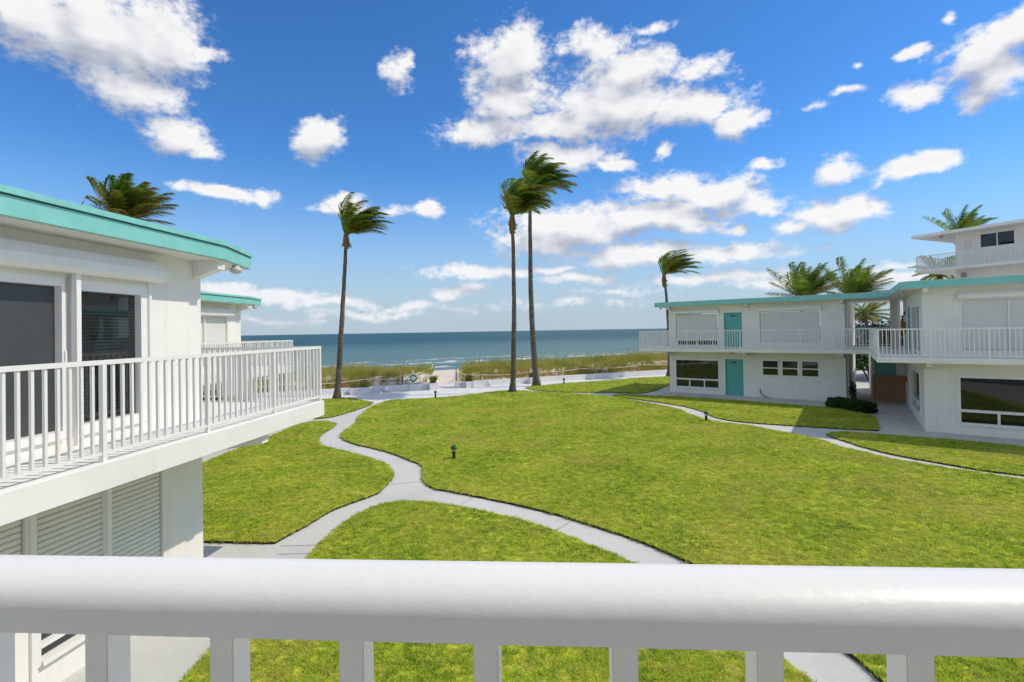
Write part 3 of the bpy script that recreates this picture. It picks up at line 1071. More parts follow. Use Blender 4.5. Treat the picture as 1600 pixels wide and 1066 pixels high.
def roof_parts(root, poly, zs, z0, z1, lip=True):
    mb = MB()
    mb.prism(offset_poly(poly, -0.04), zs, z0 + 0.01)
    mb.build('soffit', 'soffit', root)
    mb = MB()
    mb.prism(poly, z0, z1 - (0.08 if lip else 0.0))
    rf = mb.build('roof', 'teal', root)
    if lip:
        mb = MB()
        mb.prism(offset_poly(poly, -0.03), z1 - 0.079, z1 - 0.066)
        mb.build('groove', 'black', rf)
        mb = MB()
        mb.prism(offset_poly(poly, 0.03), z1 - 0.065, z1)
        mb.build('drip_edge', 'teal', rf)
    mb = MB()
    mb.prism(offset_poly(poly, -0.12), z1 - 0.01, z1 + 0.02)
    mb.build('roof_deck', 'roofgrey', rf)
    return rf


def balcony_wing(origin, y0, label, near):
    root = thing('apartment_building', label, 'building', (*origin, 0), WING_RZ)
    F = Fac((0, y0), (0, 0))
    E = Fac((-0.2, 0), (-8, 0))
    U = lambda s: s - y0
    FL, SB, TOP = 2.6, 2.33, 4.965
    if near:
        wall(root, F, 0, F.L, FL, TOP, [(U(-4.3), U(-1.02), FL + 0.09, 4.5)])
        wall(root, F, 0, F.L, -0.1, SB, [(U(-2.52), U(-0.77), 0.30, SB), (U(-5.0), U(-2.58), 1.15, SB)])
        for a, b_, pm in ((-4.3, -3.22, 'screen'), (-3.22, -2.12, 'screen'), (-2.12, -1.02, 'glass_blind')):
            wd = window(root, F, U(a), U(b_), FL + 0.11, 4.48, [(FL + 0.11, 4.48, 1)], pm, 0.10 if pm != 'screen' else 0.07, 0.12, True, 0.01)
            wd.name = 'sliding_door'
        hm = MB()
        F.box(hm, U(-2.17), U(-2.15), 0.011, 0.03, 3.52, 3.68)
        hm.build('door_handle', 'trim', root)
        track(root, F, U(-2.09), FL, 4.57, 0.06, 0.12, 0.028)
        track(root, F, U(-0.995), FL + 0.002, 4.57, 0.003, 0.04, 0.02)
        shutter_box(root, F, U(-5.2), U(-0.86), 4.56, 4.83, 0.2)
        # ground floor: roll-down shutters of separate slats, a low window under them
        for a, b_, zlo in ((-1.61, -0.79, 0.72), (-2.50, -1.66, 0.72), (-3.50, -2.60, 1.17), (-4.4, -3.56, 1.17)):
            mb = MB()
            F.box(mb, U(a), U(b_), -0.075, -0.06, zlo, SB - 0.004)
            sh = mb.build('shutter', 'metalgrey', root)
            sm = MB()
            pr = [(-0.058, 0.0005), (-0.039, 0.009), (-0.036, 0.034), (-0.039, 0.052), (-0.058, 0.0625)]
            L_ = b_ - a
            vs = [(-0, 0, 0)] * 0
            v0 = [F.at(0, w_, z_) for w_, z_ in pr]
            v1 = [F.at(L_, w_, z_) for w_, z_ in pr]
            o0 = Vector(F.at(0, 0, 0))
            vs = [tuple(Vector(q_) - o0) for q_ in v0 + v1]
            sm.add(vs, [(i, i + 5, i + 6, i + 1) for i in range(4)] + [(0, 1, 2, 3, 4), (9, 8, 7, 6, 5)])
            sme = sm.mesh('slat', 'shutter2')
            zz = zlo
            while zz + 0.07 < SB:
                link('slat', sme, sh, F.at(U(a), 0, zz))
                zz += 0.064
        for s_ in (-1.635, -2.53, -3.53):
            track(root, F, U(s_), 0.3 if s_ > -2 else (0.0 if s_ > -3 else 1.15), SB - 0.003, -0.05, 0.035, 0.028)
        window(root, F, U(-2.49), U(-0.79), 0.34, 0.71, [(0.34, 0.52, 1), (0.52, 0.71, 1)], 'screen', 0.035, 0.10)
    else:
        wall(root, F, 0, F.L, FL, TOP, [(U(-4.2), U(-0.75), FL + 0.2, 4.5)])
        wall(root, F, 0, F.L, -0.1, SB, [(U(-4.6), U(-1.0), 0.12, 2.05)])
        for k in range(3):
            a = -4.2 + 1.15 * k
            shutter(root, F, U(a) + 0.03, U(a + 1.15) - 0.03, FL + 0.2, 4.5, 0.065, 'shutter', -0.03)
            track(root, F, U(a + 1.15) - 0.01, FL + 0.2, 4.5, -0.05, 0.03, 0.03)
        shutter_box(root, F, U(-4.6), U(-0.6), 4.5, 4.78, 0.2)
        window(root, F, U(-4.6), U(-1.0), 0.12, 2.05, [(0.12, 2.05, 3)], 'glass', 0.07, 0.1)
    wall(root, E, 0, E.L, FL, TOP)
    wall(root, E, 0, E.L, -0.1, SB)
    mb = MB()
    mb.prism([(-8, y0), (1.18, y0), (1.18, 1.62), (-8, 1.62)], SB, FL)
    mb.build('balcony_slab', 'slab', root, bevel=0.008)
    railing(root, [(1.12, y0 + 0.05), (1.12, 1.57), (-7.8, 1.57)], FL, 1.0)
    roof_parts(root, [(-8.3, y0 - 0.2), (0.5, y0 - 0.2), (0.5, -0.11), (0.15, 1.05), (-8.3, 1.05)], 4.965, 4.98, 5.25)
    bracket(root, F, F.L - 0.09, 1.10, SB, 0.30, 0.13, 0.08)
    bracket(root, F, F.L - 0.09, 0.42, TOP, 0.26, 0.13, 0.08)
    soffit_lamp(root, (0.30, 0.42, 4.955), 0.09)
    return root


balcony_wing((-4.83, 7.95), -7.2, 'white two-storey wing with mint roof edge and dark sliding doors behind a balcony', True)
balcony_wing((-10.13, 19.12), -5.6, 'small white wing with mint roof and cream shutters behind the near balcony', False)

# ------------------------------------------------------------------ the wing across the court
RW = Vector((14.66, 18.28))
RW_RZ = math.atan2(-0.613, 0.79)
root = thing('apartment_building', 'long white two-storey wing with shaded teal roof edge, teal doors and white balcony', 'building', (*RW, 0), RW_RZ)
FL, SB, TOP = 2.67, 2.48, 5.075
far = Fac((-11.68, 6.35), (-2.87, 6.35))
near = Fac((0, 0), (8, 0))
side = Fac((-0.6, 8.4), (0, 0))
fu = lambda x: x + 11.68
wall(root, far, 0, far.L, -0.1, SB, [(fu(-11.35), fu(-8.82), 0.36, 2.02), (fu(-8.52), fu(-7.58), 0.05, 2.06), (fu(-6.63), fu(-4.0), 1.2, 2.05)])
wall(root, far, 0, far.L, FL, TOP, [(fu(-11.25), fu(-8.84), 2.78, 4.64), (fu(-8.54), fu(-7.60), FL, 4.63), (fu(-6.7), fu(-3.9), 3.0, 4.6)])
for Fx, n_ in ((Fac((-11.68, 12), (-11.68, 6.55)), 1), (Fac((-2.87, 6.55), (-2.87, 12)), 2)):
    wall(root, Fx, 0, Fx.L, -0.1, SB)
    wall(root, Fx, 0, Fx.L, FL, TOP)
window(root, far, fu(-11.35), fu(-8.82), 0.36, 2.02, [(0.36, 0.86, 3), (0.86, 2.02, 1)], 'glass_curtain', 0.07, 0.1)
door(root, far, fu(-8.52), fu(-7.58), 0.05, 2.0)
for a, b_ in ((-6.63, -5.82), (-5.70, -4.91), (-4.79, -4.0)):
    window(root, far, fu(a), fu(b_), 1.22, 2.05, [(1.22, 1.63, 1), (1.63, 2.05, 1)], 'glass', 0.045, 0.08)
mb = MB()
for a, b_ in ((-5.80, -5.72), (-4.89, -4.81)):
    far.box(mb, fu(a), fu(b_), -0.19, -0.004, 1.21, 2.045)
mb.build('mullion', 'stucco', root)
# upper floor of the far part
for a, b_ in ((-11.22, -10.06), (-10.03, -8.87)):
    shutter(root, far, fu(a), fu(b_), 3.10, 4.60, 0.05, 'shutter', -0.02)
track(root, far, fu(-10.045), 2.8, 4.6, -0.05, 0.015, 0.02)
window(root, far, fu(-11.22), fu(-8.87), 2.80, 3.14, [(2.80, 3.14, 2)], 'glass', 0.05, 0.12)
shutter_box(root, far, fu(-11.38), fu(-8.78), 4.64, 4.86, 0.16)
door(root, far, fu(-8.54), fu(-7.60), FL + 0.01, 4.58)
for a in (-6.67, -5.74, -4.82):
    shutter(root, far, fu(a), fu(a + 0.90), 3.02, 4.58, 0.05, 'shutter', -0.02)
for a in (-5.755, -4.835):
    track(root, far, fu(a), 3.0, 4.58, -0.05, 0.015, 0.018)
shutter_box(root, far, fu(-6.8), fu(-3.84), 4.63, 4.88, 0.16)
for u_ in (0.12, fu(-7.30), far.L - 0.1):
    bracket(root, far, u_, 0.42, TOP, 0.24, 0.14, 0.07)
    bracket(root, far, u_, 0.95, SB, 0.26, 0.13, 0.08)
soffit_lamp(root, (-12.0, 5.95, 5.06), 0.06)
soffit_lamp(root, (-8.0, 5.7, 2.475), 0.05)
mb = MB()
mb.tube([far.at(fu(-6.75), 0.02, 0.52), far.at(fu(-6.74), 0.05, 0.42), far.at(fu(-6.70), 0.06, 0.28), far.at(fu(-6.55), 0.07, 0.14), far.at(fu(-6.3), 0.08, 0.05), far.at(fu(-5.9), 0.08, 0.03)], 0.018, 6)
mb.build('cable', 'black', root)
eb = MB()
eb.box(-2.868, -2.72, 6.7, 7.1, 0.95, 1.75)
eb.build('meter_box', 'metalgrey', root, bevel=0.01)
eb = MB()
eb.tube([(-2.80, 6.62, 0.0), (-2.80, 6.62, 4.85), (-2.76, 6.55, 5.0)], 0.045, 8)
eb.build('downpipe', 'trim', root)
# near part
wall(root, near, 0, near.L, -0.1, SB, [(0.90, 2.95, 0.34, 2.02)])
wall(root, near, 0, near.L, FL, TOP, [(1.05, 3.9, 2.9, 4.6)])
window(root, near, 0.90, 2.95, 0.34, 2.02, [(0.34, 0.82, 2), (0.82, 2.02, 1)], 'glass', 0.075, 0.1)
for a in (1.07, 2.25):
    shutter(root, near, a, a + 1.14, 2.92, 4.58, 0.055, 'shutter', -0.02)
track(root, near, 2.23, 2.9, 4.6, -0.05, 0.02, 0.022)
track(root, near, 1.04, 2.9, 4.6, 0.003, 0.02, 0.02)
shutter_box(root, near, 0.95, 4.1, 4.64, 4.88, 0.18)
sL = side.L - 0.2
wall(root, side, 0, sL, -0.1, SB, [(3.65, 7.05, 0.38, 2.0)])
wall(root, side, 0, sL, FL, TOP, [(4.55, 7.6, FL + 0.06, 4.58), (2.7, 3.55, FL + 0.02, 4.58)])
window(root, side, 3.65, 7.05, 0.38, 2.0, [(0.38, 0.78, 2), (0.78, 2.0, 1)], 'glass', 0.09, 0.1)
wd = window(root, side, 4.55, 7.6, FL + 0.06, 4.58, [(FL + 0.06, 4.58, 2)], 'glass', 0.09, 0.1)
wd.name = 'sliding_door'
door(root, side, 2.7, 3.55, FL + 0.02, 4.53, True, False)
for u_, o_, zt, h0, h1 in ((0.10, 0.42, TOP, 0.24, 0.14), (0.14, 0.85, SB, 0.26, 0.13)):
    bracket(root, near, u_, o_, zt, h0, h1, 0.085)
soffit_lamp(root, (-0.55, 0.9, 5.06), 0.06)
soffit_lamp(root, (-1.0, 7.7, 2.475), 0.05)
# recess between the two parts: back wall with a teal door, stair wall, round column above
rec = Fac((-1.95, 8.55), (-0.4, 8.45))
wall(root, rec, 0, rec.L, -0.1, SB, [(0.12, 1.02, 0.02, 2.1)])
door(root, rec, 0.12, 1.02, 0.02, 2.05, False, False)
stair = Fac((-2.35, 14.2), (-1.95, 8.76))
wall(root, stair, 0, stair.L, -0.1, SB)
mb = MB()
mb.lathe([(0.21, FL), (0.21, TOP)], 20, (-0.93, 8.75, 0))
mb.build('column', 'stucco', root, smooth=False)
for nm, mtl, (a, b_, c_, d_, e_, f_) in (('fire_bell', 'redbox', (0.95, 1.13, 0.003, 0.07, 4.25, 4.43)), ('cabinet', 'brown', (0.88, 1.25, 0.003, 0.16, 3.45, 3.95)), ('alarm_box', 'redbox', (1.2, 1.36, 0.003, 0.09, 1.12, 1.36))):
    mb = MB()
    side.box(mb, a, b_, c_, d_, e_, f_)
    mb.build(nm, mtl, root, bevel=0.008)
mb = MB()
mb.prism([(-13.1, 5.2), (-1.87, 5.2), (-1.31, -1.1), (8, -1.1), (8, 10.4), (-13.1, 10.4)], SB, FL)
mb.build('balcony_slab', 'slab', root, bevel=0.008)
railing(root, [(-13.04, 10.3), (-13.04, 5.26), (-1.84, 5.26), (-1.26, -1.04), (6.0, -1.04)], FL, 1.0, 0.125, 0.026)
railing(root, [(-2.6, 10.3), (-0.9, 10.3)], FL, 1.0, 0.125, 0.026)
roof_parts(root, [(-12.3, 5.75), (-1.15, 5.75), (-0.62, -0.52), (8.2, -0.52), (8.2, 12.2), (-12.3, 12.2)], 5.075, 5.09, 5.33, False)
# concrete apron along the walls
mb = MB()
mb.prism([(-11.9, 5.75), (-3.3, 5.85), (-3.3, 6.34), (-11.9, 6.34)], 0.0, 0.05)
mb.build('apron', 'concrete', root, bevel=0.01)

pb = thing('plywood_board', 'brown plywood board propped before the teal ground-floor door', 'board', (*(RW + Matrix.Rotation(RW_RZ, 2) @ Vector((-1.22, 8.20))), 0.004), RW_RZ)
mb = MB()
mb.hexa([(-0.68, -0.10, 0), (0.68, -0.10, 0), (0.68, -0.075, 0), (-0.68, -0.075, 0), (-0.68, 0.04, 1.28), (0.68, 0.04, 1.28), (0.68, 0.065, 1.28), (-0.68, 0.065, 1.28)])
mb.build('panel', 'plywood', pb)
mb = MB()
mb.box(-0.62, -0.56, -0.06, 0.0, 0.02, 0.3)
mb.build('batten', 'plywood', pb)

# ------------------------------------------------------------------ the taller block behind
TW = (31.97, 36.76)
root = thing('apartment_block', 'tall white block with top-floor balcony and flat white roof behind the wing', 'building', (*TW, 0), math.atan2(-0.907, 0.42))
ft = Fac((0, 0), (9, 0))
lt = Fac((0, 9), (0, 0.2))
FT = 7.82
wall(root, ft, 0, 9, FT, 10.18, [(1.40, 3.30, 9.0, 10.0), (0.5, 1.05, 9.0, 9.7)])
wall(root, ft, 0, 9, 0, FT - 0.2, [])
wall(root, lt, 0, lt.L, FT, 10.18)
wall(root, lt, 0, lt.L, 0, FT - 0.2)
window(root, ft, 1.40, 3.30, 9.0, 10.0, [(9.0, 10.0, 2)], 'glass', 0.06, 0.08)
window(root, ft, 0.5, 1.05, 9.0, 9.7, [(9.0, 9.7, 1)], 'shutter', 0.05, 0.06)
mb = MB()
mb.prism([(-1.95, -1.25), (9, -1.25), (9, 9), (-1.95, 9)], FT - 0.2, FT)
mb.build('balcony_slab', 'slab', root)
railing(root, [(-1.88, 6.0), (-1.88, -1.18), (8.8, -1.18)], FT, 1.0, 0.13, 0.025)
mb = MB()
mb.prism([(-2.1, -1.35), (9.3, -1.35), (9.3, 9.3), (-2.1, 9.3)], 10.18, 10.38)
mb.build('roof', 'slab', root)
mb = MB()
mb.lathe([(0.16, 10.38), (0.16, 10.85), (0.22, 10.86), (0.22, 10.95)], 12, (1.6, 2.2, 0))
mb.build('roof_vent', 'slab', root)
soffit_lamp(root, (-0.6, -0.5, 10.17), 0.16)
mb = MB()
mb.box(0.35, 0.62, -0.15, -0.003, 7.1, 7.4)
mb.build('meter_box', 'metalgrey', root)

# ------------------------------------------------------------------ palms
WIND = Vector((1.0, -0.12, 0.02)).normalized()


def frond_mesh(start, d0, length, kw, kg, seed, leaf=0.55, nleaf=34, sweep=0.9, material='frond'):
    rr = random.Random(seed)
    steps = 18
    pos, d = Vector(start), Vector(d0).normalized()
    pts, dirs = [pos.copy()], [d.copy()]
    ds = length / steps
    for i in range(steps):
        s = (i + 1) / steps
        d = (d + (WIND * kw * (0.3 + s) + Vector((0, 0, -1)) * kg * (0.25 + s)) * ds).normalized()
        pos = pos + d * ds
        pts.append(pos.copy())
        dirs.append(d.copy())
    mb = MB()
    mb.tube(pts, [0.028 * (1 - 0.85 * i / steps) for i in range(steps + 1)], 4, False)
    for sgn in (-1, 1):
        for j in range(nleaf):
            u = 0.10 + 0.90 * (j + rr.uniform(-0.3, 0.3)) / nleaf
            x = max(0.0, min(0.999, u)) * steps
            i = int(x)
            f_ = x - i
            p = pts[i].lerp(pts[i + 1], f_)
            d = dirs[i].lerp(dirs[i + 1], f_).normalized()
            sd = d.cross(Vector((0, 0, 1)))
            if sd.length < 0.1:
                sd = d.cross(Vector((0, 1, 0)))
            sd.normalize()
            up = sd.cross(d)
            ld = (d * (0.55 + 0.5 * u) + sd * sgn * 0.85 + up * 0.12 + WIND * sweep * rr.uniform(0.6, 1.25) + Vector((0, 0, -0.28))).normalized()
            L_ = leaf * (0.35 + 0.65 * math.sin(math.pi * min(1, u * 0.9 + 0.12))) * rr.uniform(0.8, 1.15)
            wv_ = ld.cross(up)
            if wv_.length < 0.1:
                wv_ = ld.cross(sd)
            wv_ = wv_.normalized() * rr.uniform(0.024, 0.036)
            e = p + ld * L_ + Vector((0, 0, -0.16 * L_)) + WIND * (0.10 * L_)
            mid = p + ld * L_ * 0.5
            mb.add([p, mid + wv_, e, mid - wv_], [(0, 1, 2, 3)])
    return mb.mesh('frond', material, fix=False)


def palm(label, base, top, lean, r0, r1, nf, flen, kw, kg, seed, boots=0.9, leaf=0.55, sweep=0.9, yellow=0.2, elev=(86, 38), group=None, blow=0.45, nleaf=46):
    """base, top: trunk ends; lean: sideways bow of the trunk"""
    rr = random.Random(seed)
    base, top = Vector(base), Vector(top)
    root = thing('palm_tree', label, 'palm tree', base, 0.0, group)
    H = top.z - base.z
    pts, rad = [], []
    n = 26
    for i in range(n + 1):
        s = i / n
        p = Vector((0, 0, -0.15)).lerp(top - base, s) + Vector((lean[0], lean[1], 0)) * math.sin(math.pi * s)
        p += Vector((0.04 * fbm(s * 4, seed), 0.04 * fbm(s * 4, seed + 9), 0))
        pts.append(p)
        flare = 1.0 + 0.75 * max(0, 1 - s * H / 0.9) ** 2
        rad.append((r0 * (1 - s) + r1 * s) * flare * (1 + 0.04 * math.sin(i * 2.1)))
    mb = MB()
    mb.tube(pts, [r_ * 0.88 for r_ in rad], 12)
    mb.build('trunk', 'trunk', root, smooth=True)
    hub = top - base
    mb = MB()
    mb.tube([hub + Vector((0, 0, -boots)), hub + Vector((0, 0, -boots * 0.75)), hub + Vector((0, 0, -boots * 0.4)), hub, hub + Vector((0.03, 0, 0.35))], [r1 * 0.95, r1 * 1.7, r1 * 1.9, r1 * 1.3, r1 * 0.5], 10)
    for k in range(10):
        a = rr.uniform(0, 6.28)
        q_ = hub + Vector((math.cos(a) * r1 * 1.3, math.sin(a) * r1 * 1.3, -boots * rr.uniform(0.3, 0.95)))
        o_ = Vector((math.cos(a) * 0.16, math.sin(a) * 0.16, rr.uniform(-0.12, 0.22)))
        mb.tube([q_, q_ + o_ * 0.6, q_ + o_ + Vector((0.05, 0, -0.05))], [0.05, 0.04, 0.015], 5)
    crown = mb.build('crown', 'boot', root)
    for i in range(nf):
        s = (i + 0.5) / nf
        a = i * 2.39996 + rr.uniform(-0.3, 0.3)
        el = R(elev[0] + (elev[1] - elev[0]) * s ** 0.85 + rr.uniform(-8, 8))
        d0 = Vector((math.cos(a) * math.cos(el), math.sin(a) * math.cos(el), math.sin(el))) + WIND * blow
        mt = 'frond_yellow' if rr.random() < yellow * (0.3 + 1.3 * s) else 'frond'
        me = frond_mesh(hub + Vector((math.cos(a), math.sin(a), 0)) * r1 * 0.6, d0, flen * rr.uniform(0.85, 1.1) * (0.8 + 0.2 * math.sin(math.pi * s)), kw * rr.uniform(0.8, 1.2), kg * (0.6 + 0.8 * s), seed * 100 + i, leaf, nleaf, sweep, mt)
        link('frond', me, crown)
    return root


palm('windblown coconut palm standing alone on the small lawn by the promenade', (-10.32, 29.96, 0.04), (-9.62, 29.9, 9.6), (0.05, 0), 0.20, 0.10, 28, 2.8, 0.70, 0.42, 3, 0.8, 0.75, 1.15)
palm('shorter of the two tall windblown palms, front trunk with orange-brown fibre', (-0.05, 31.63, 0.04), (0.12, 31.6, 10.9), (0.12, 0), 0.20, 0.115, 36, 2.9, 0.52, 0.62, 5, 1.1, 1.0, 0.9, blow=0.15, elev=(86, 50))
palm('taller of the two tall windblown palms, rear trunk beside a planter', (1.62, 35.2, 0.04), (1.45, 35.2, 13.4), (-0.20, 0), 0.25, 0.12, 36, 3.1, 0.58, 0.50, 8, 0.8, 1.0, 1.0, blow=0.28, elev=(86, 40))
palm('windblown palm whose trunk rises behind the far end of the long wing', (12.25, 40.2, 0.2), (12.25, 41.0, 8.1), (0.15, 0), 0.17, 0.10, 26, 3.0, 0.85, 0.36, 13, 1.0, 0.8, 1.2)
palm('palm crown with yellow-green fronds showing over the near mint roof', (-15.9, 20.4, 0), (-15.6, 20.4, 8.5), (0.1, 0), 0.18, 0.11, 26, 2.15, 0.75, 0.30, 21, 0.8, 0.75, 1.1, 0.8, (88, 20), blow=0.25)
palm('upright palm crown with a hanging side frond behind the long teal roof', (25.6, 45, 0), (25.5, 45, 6.3), (0.1, 0), 0.2, 0.13, 26, 3.7, 0.24, 0.10, 34, 0.8, 1.15, 0.85, 0.35, (88, 18), blow=0.12, nleaf=64)
palm('full spreading palm crown with one long low frond behind the teal roof', (29.2, 44, 0), (29.1, 44, 6.2), (0.1, 0), 0.2, 0.13, 30, 3.7, 0.22, 0.12, 55, 0.8, 1.15, 0.8, 0.35, (86, 8), blow=0.18, nleaf=64)
palm('palm behind the tall block, its crown showing over the flat roof', (42.6, 48.5, 0), (42.4, 48.5, 12.1), (0.1, 0), 0.2, 0.13, 26, 3.2, 0.32, 0.20, 89, 0.8, 1.0, 0.9, elev=(86, 12), blow=0.25, nleaf=60)
palm('low palm with pale drooping fronds seen through the upper walkway gap', (25.2, 35.5, 0), (24.4, 35.5, 4.6), (0.1, 0), 0.16, 0.11, 16, 2.6, 0.12, 0.25, 144, 0.6, 0.7, 0.3, 0.6, (60, -10), blow=0.0)
palm('dark palm seen through the top-floor balcony of the tall block', (38.3, 45.6, 0), (38.2, 45.6, 8.3), (0.0, 0), 0.16, 0.11, 20, 2.3, 0.1, 0.45, 233, 0.6, 0.8, 0.2, 0.1, (80, -10), blow=0.0)


# ------------------------------------------------------------------ shrubs and hedge
def leaf_cloud(n, fn, size, seed):
    rr = random.Random(seed)
    mb = MB()
    for _ in range(n):
        p, nrm = fn(rr)
        nrm = (nrm + Vector((rr.uniform(-1, 1), rr.uniform(-1, 1), rr.uniform(-1, 1))) * 0.9).normalized()
        a = nrm.cross(Vector((rr.uniform(-1, 1), rr.uniform(-1, 1), rr.uniform(-1, 1)))).normalized()
        b_ = nrm.cross(a)
        s = size * rr.uniform(0.6, 1.3)
        mb.add([p - a * s, p - b_ * s * 0.5, p + a * s, p + b_ * s * 0.5], [(0, 1, 2, 3)])
    return mb


def hedge(label, loc, rz, lx, ly, lz, seed):
    root = thing('hedge', label, 'hedge', loc, rz)

    def fn(rr):
        f_ = rr.choice(['t', 't', 'f', 'f', 'b', 'l', 'r', 'f'])
        x, y, z = rr.uniform(-lx, lx), rr.uniform(-ly, ly), rr.uniform(0.02, lz)
        n = Vector((0, 0, 1))
        if f_ == 't':
            z = lz
        elif f_ == 'f':
            y, n = -ly, Vector((0, -1, 0))
        elif f_ == 'b':
            y, n = ly, Vector((0, 1, 0))
        elif f_ == 'l':
            x, n = -lx, Vector((-1, 0, 0))
        else:
            x, n = lx, Vector((1, 0, 0))
        # round the shoulders and make the surface lumpy
        k = 1 - 0.16 * max(0, z / lz - 0.6)
        p = Vector((x * k, y * k, z)) + n * (0.09 * fbm(x * 3, y * 3 + z * 3, seed) + rr.uniform(-0.07, 0.03))
        return p, n
    leaf_cloud(5200, fn, 0.042, seed).build('foliage', 'hedge', root, fix=False)
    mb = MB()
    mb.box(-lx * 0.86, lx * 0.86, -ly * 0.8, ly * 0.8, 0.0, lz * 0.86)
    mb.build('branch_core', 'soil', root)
    return root


hl = RW + Matrix.Rotation(RW_RZ, 2) @ Vector((-2.52, 4.05))
hedge('dark clipped hedge at the end of the far lawn by the passage', (*hl, 0.0), RW_RZ - 0.72, 0.98, 0.38, 0.46, 4)


def bush(label, loc, rx_, ry_, rz_, n, size, seed, material='bush', stems=5, group=None):
    root = thing('shrub', label, 'shrub', loc, 0, group)
    lobes = []
    rr = random.Random(seed)
    for _ in range(14):
        a = rr.uniform(0, 6.283)
        r_ = rr.uniform(0.1, 0.8)
        lobes.append((Vector((math.cos(a) * rx_ * r_, math.sin(a) * ry_ * r_, rz_ * rr.uniform(0.3, 0.85))), rr.uniform(0.25, 0.45)))

    def fn(q):
        c_, s = q.choice(lobes)
        d = Vector((q.gauss(0, 1), q.gauss(0, 1), q.gauss(0, 1))).normalized()
        r_ = q.uniform(0.55, 1.0) ** 0.5
        p = c_ + Vector((d.x * rx_, d.y * ry_, d.z * rz_ * 0.8)) * s * r_
        p.z = max(0.05, p.z)
        return p, d
    leaf_cloud(n, fn, size, seed).build('foliage', material, root, fix=False)
    mb = MB()
    for k in range(stems):
        a = k * 2.4
        e = Vector((math.cos(a) * rx_ * 0.5, math.sin(a) * ry_ * 0.5, rz_ * 0.75))
        mb.tube([(0, 0, -0.05), e * 0.5 + Vector((0, 0, 0.2)), e], [0.05, 0.035, 0.015], 6)
    mb.build('stem', 'wood', root)
    return root


bush('sea grape shrub filling the end of the ground-floor passage', (24.6, 35.4, 0), 2.4, 1.6, 2.3, 2600, 0.10, 2)
bush('tall loose shrub seen through the upper walkway gap beside the column', (26.2, 37.6, 0), 2.0, 1.8, 4.3, 2600, 0.11, 6)
bush('dark shrub behind the long wing beside the low palm', (27.8, 37.2, 0), 2.2, 1.8, 4.6, 2600, 0.11, 9)
bush('grey-green shrub nearest the far block in the walkway gap', (23.6, 36.9, 0), 1.6, 1.6, 4.2, 2000, 0.10, 12)
bs = RW + Matrix.Rotation(RW_RZ, 2) @ Vector((-2.62, 6.15))
bush('slim dark shrub at the corner of the far part by the passage', (*bs, 0), 0.16, 0.16, 1.1, 500, 0.05, 15, 'hedge', 2)

# ------------------------------------------------------------------ dune vegetation (nobody could count it)
mb = MB()
rr = random.Random(77)


def dune_blades(mb, n_clumps, t_rng, q_rng, hr, seed, dense):
    r2 = random.Random(seed)
    for _ in range(n_clumps):
        t_, q_ = r2.uniform(*t_rng), r2.uniform(*q_rng)
        if gapness(t_, q_) > 0.45:
            continue
        nz = fbm(t_ * 0.35, q_ * 0.5, 4.0)
        bare = 0.0
        if 3.0 < t_ < 7.6 and q_ < 2.3 + 1.0 * nz + 0.25 * (t_ - 3.4):
            bare = 0.95
        if 9.5 < t_ < 13.0 and q_ < 1.6:
            bare = 0.55
        if 15.5 < t_ < 18.2 and 1.4 < q_ < 3.0:
            bare = 0.7
        if nz < -0.08:
            bare = max(bare, 0.62)
        edge = sstep(q_, 0.3, 1.6)
        if r2.random() < bare or r2.random() > 0.25 + 0.75 * edge:
            continue
        z0 = ground_z(t_, q_)
        x, y, _z = shore(t_, q_)
        h0 = r2.uniform(*hr) * (0.45 + 0.55 * edge)
        for _b in range(dense):
            a = r2.uniform(0, 6.283)
            bx, by = x + r2.gauss(0, 0.09), y + r2.gauss(0, 0.09)
            h = h0 * r2.uniform(0.55, 1.1)
            lean = Vector((math.cos(a) * 0.28 + 0.35, math.sin(a) * 0.28, 0)) * h
            wd = Vector((math.sin(a), -math.cos(a), 0)) * 0.011
            p0 = Vector((bx, by, z0 - 0.03))
            p1 = p0 + lean * 0.3 + Vector((0, 0, h * 0.62))
            p2 = p0 + lean + Vector((0, 0, h))
            mb.add([p0 - wd, p0 + wd, p1 + wd * 0.8, p1 - wd * 0.8, p2], [(0, 1, 2, 3), (3, 2, 4)])


dune_blades(mb, 11000, (-26, 44), (0.45, 9.5), (0.42, 0.82), 5, 11)
dune_blades(mb, 3000, (-26, 44), (5.5, 12.5), (0.40, 0.75), 6, 9)
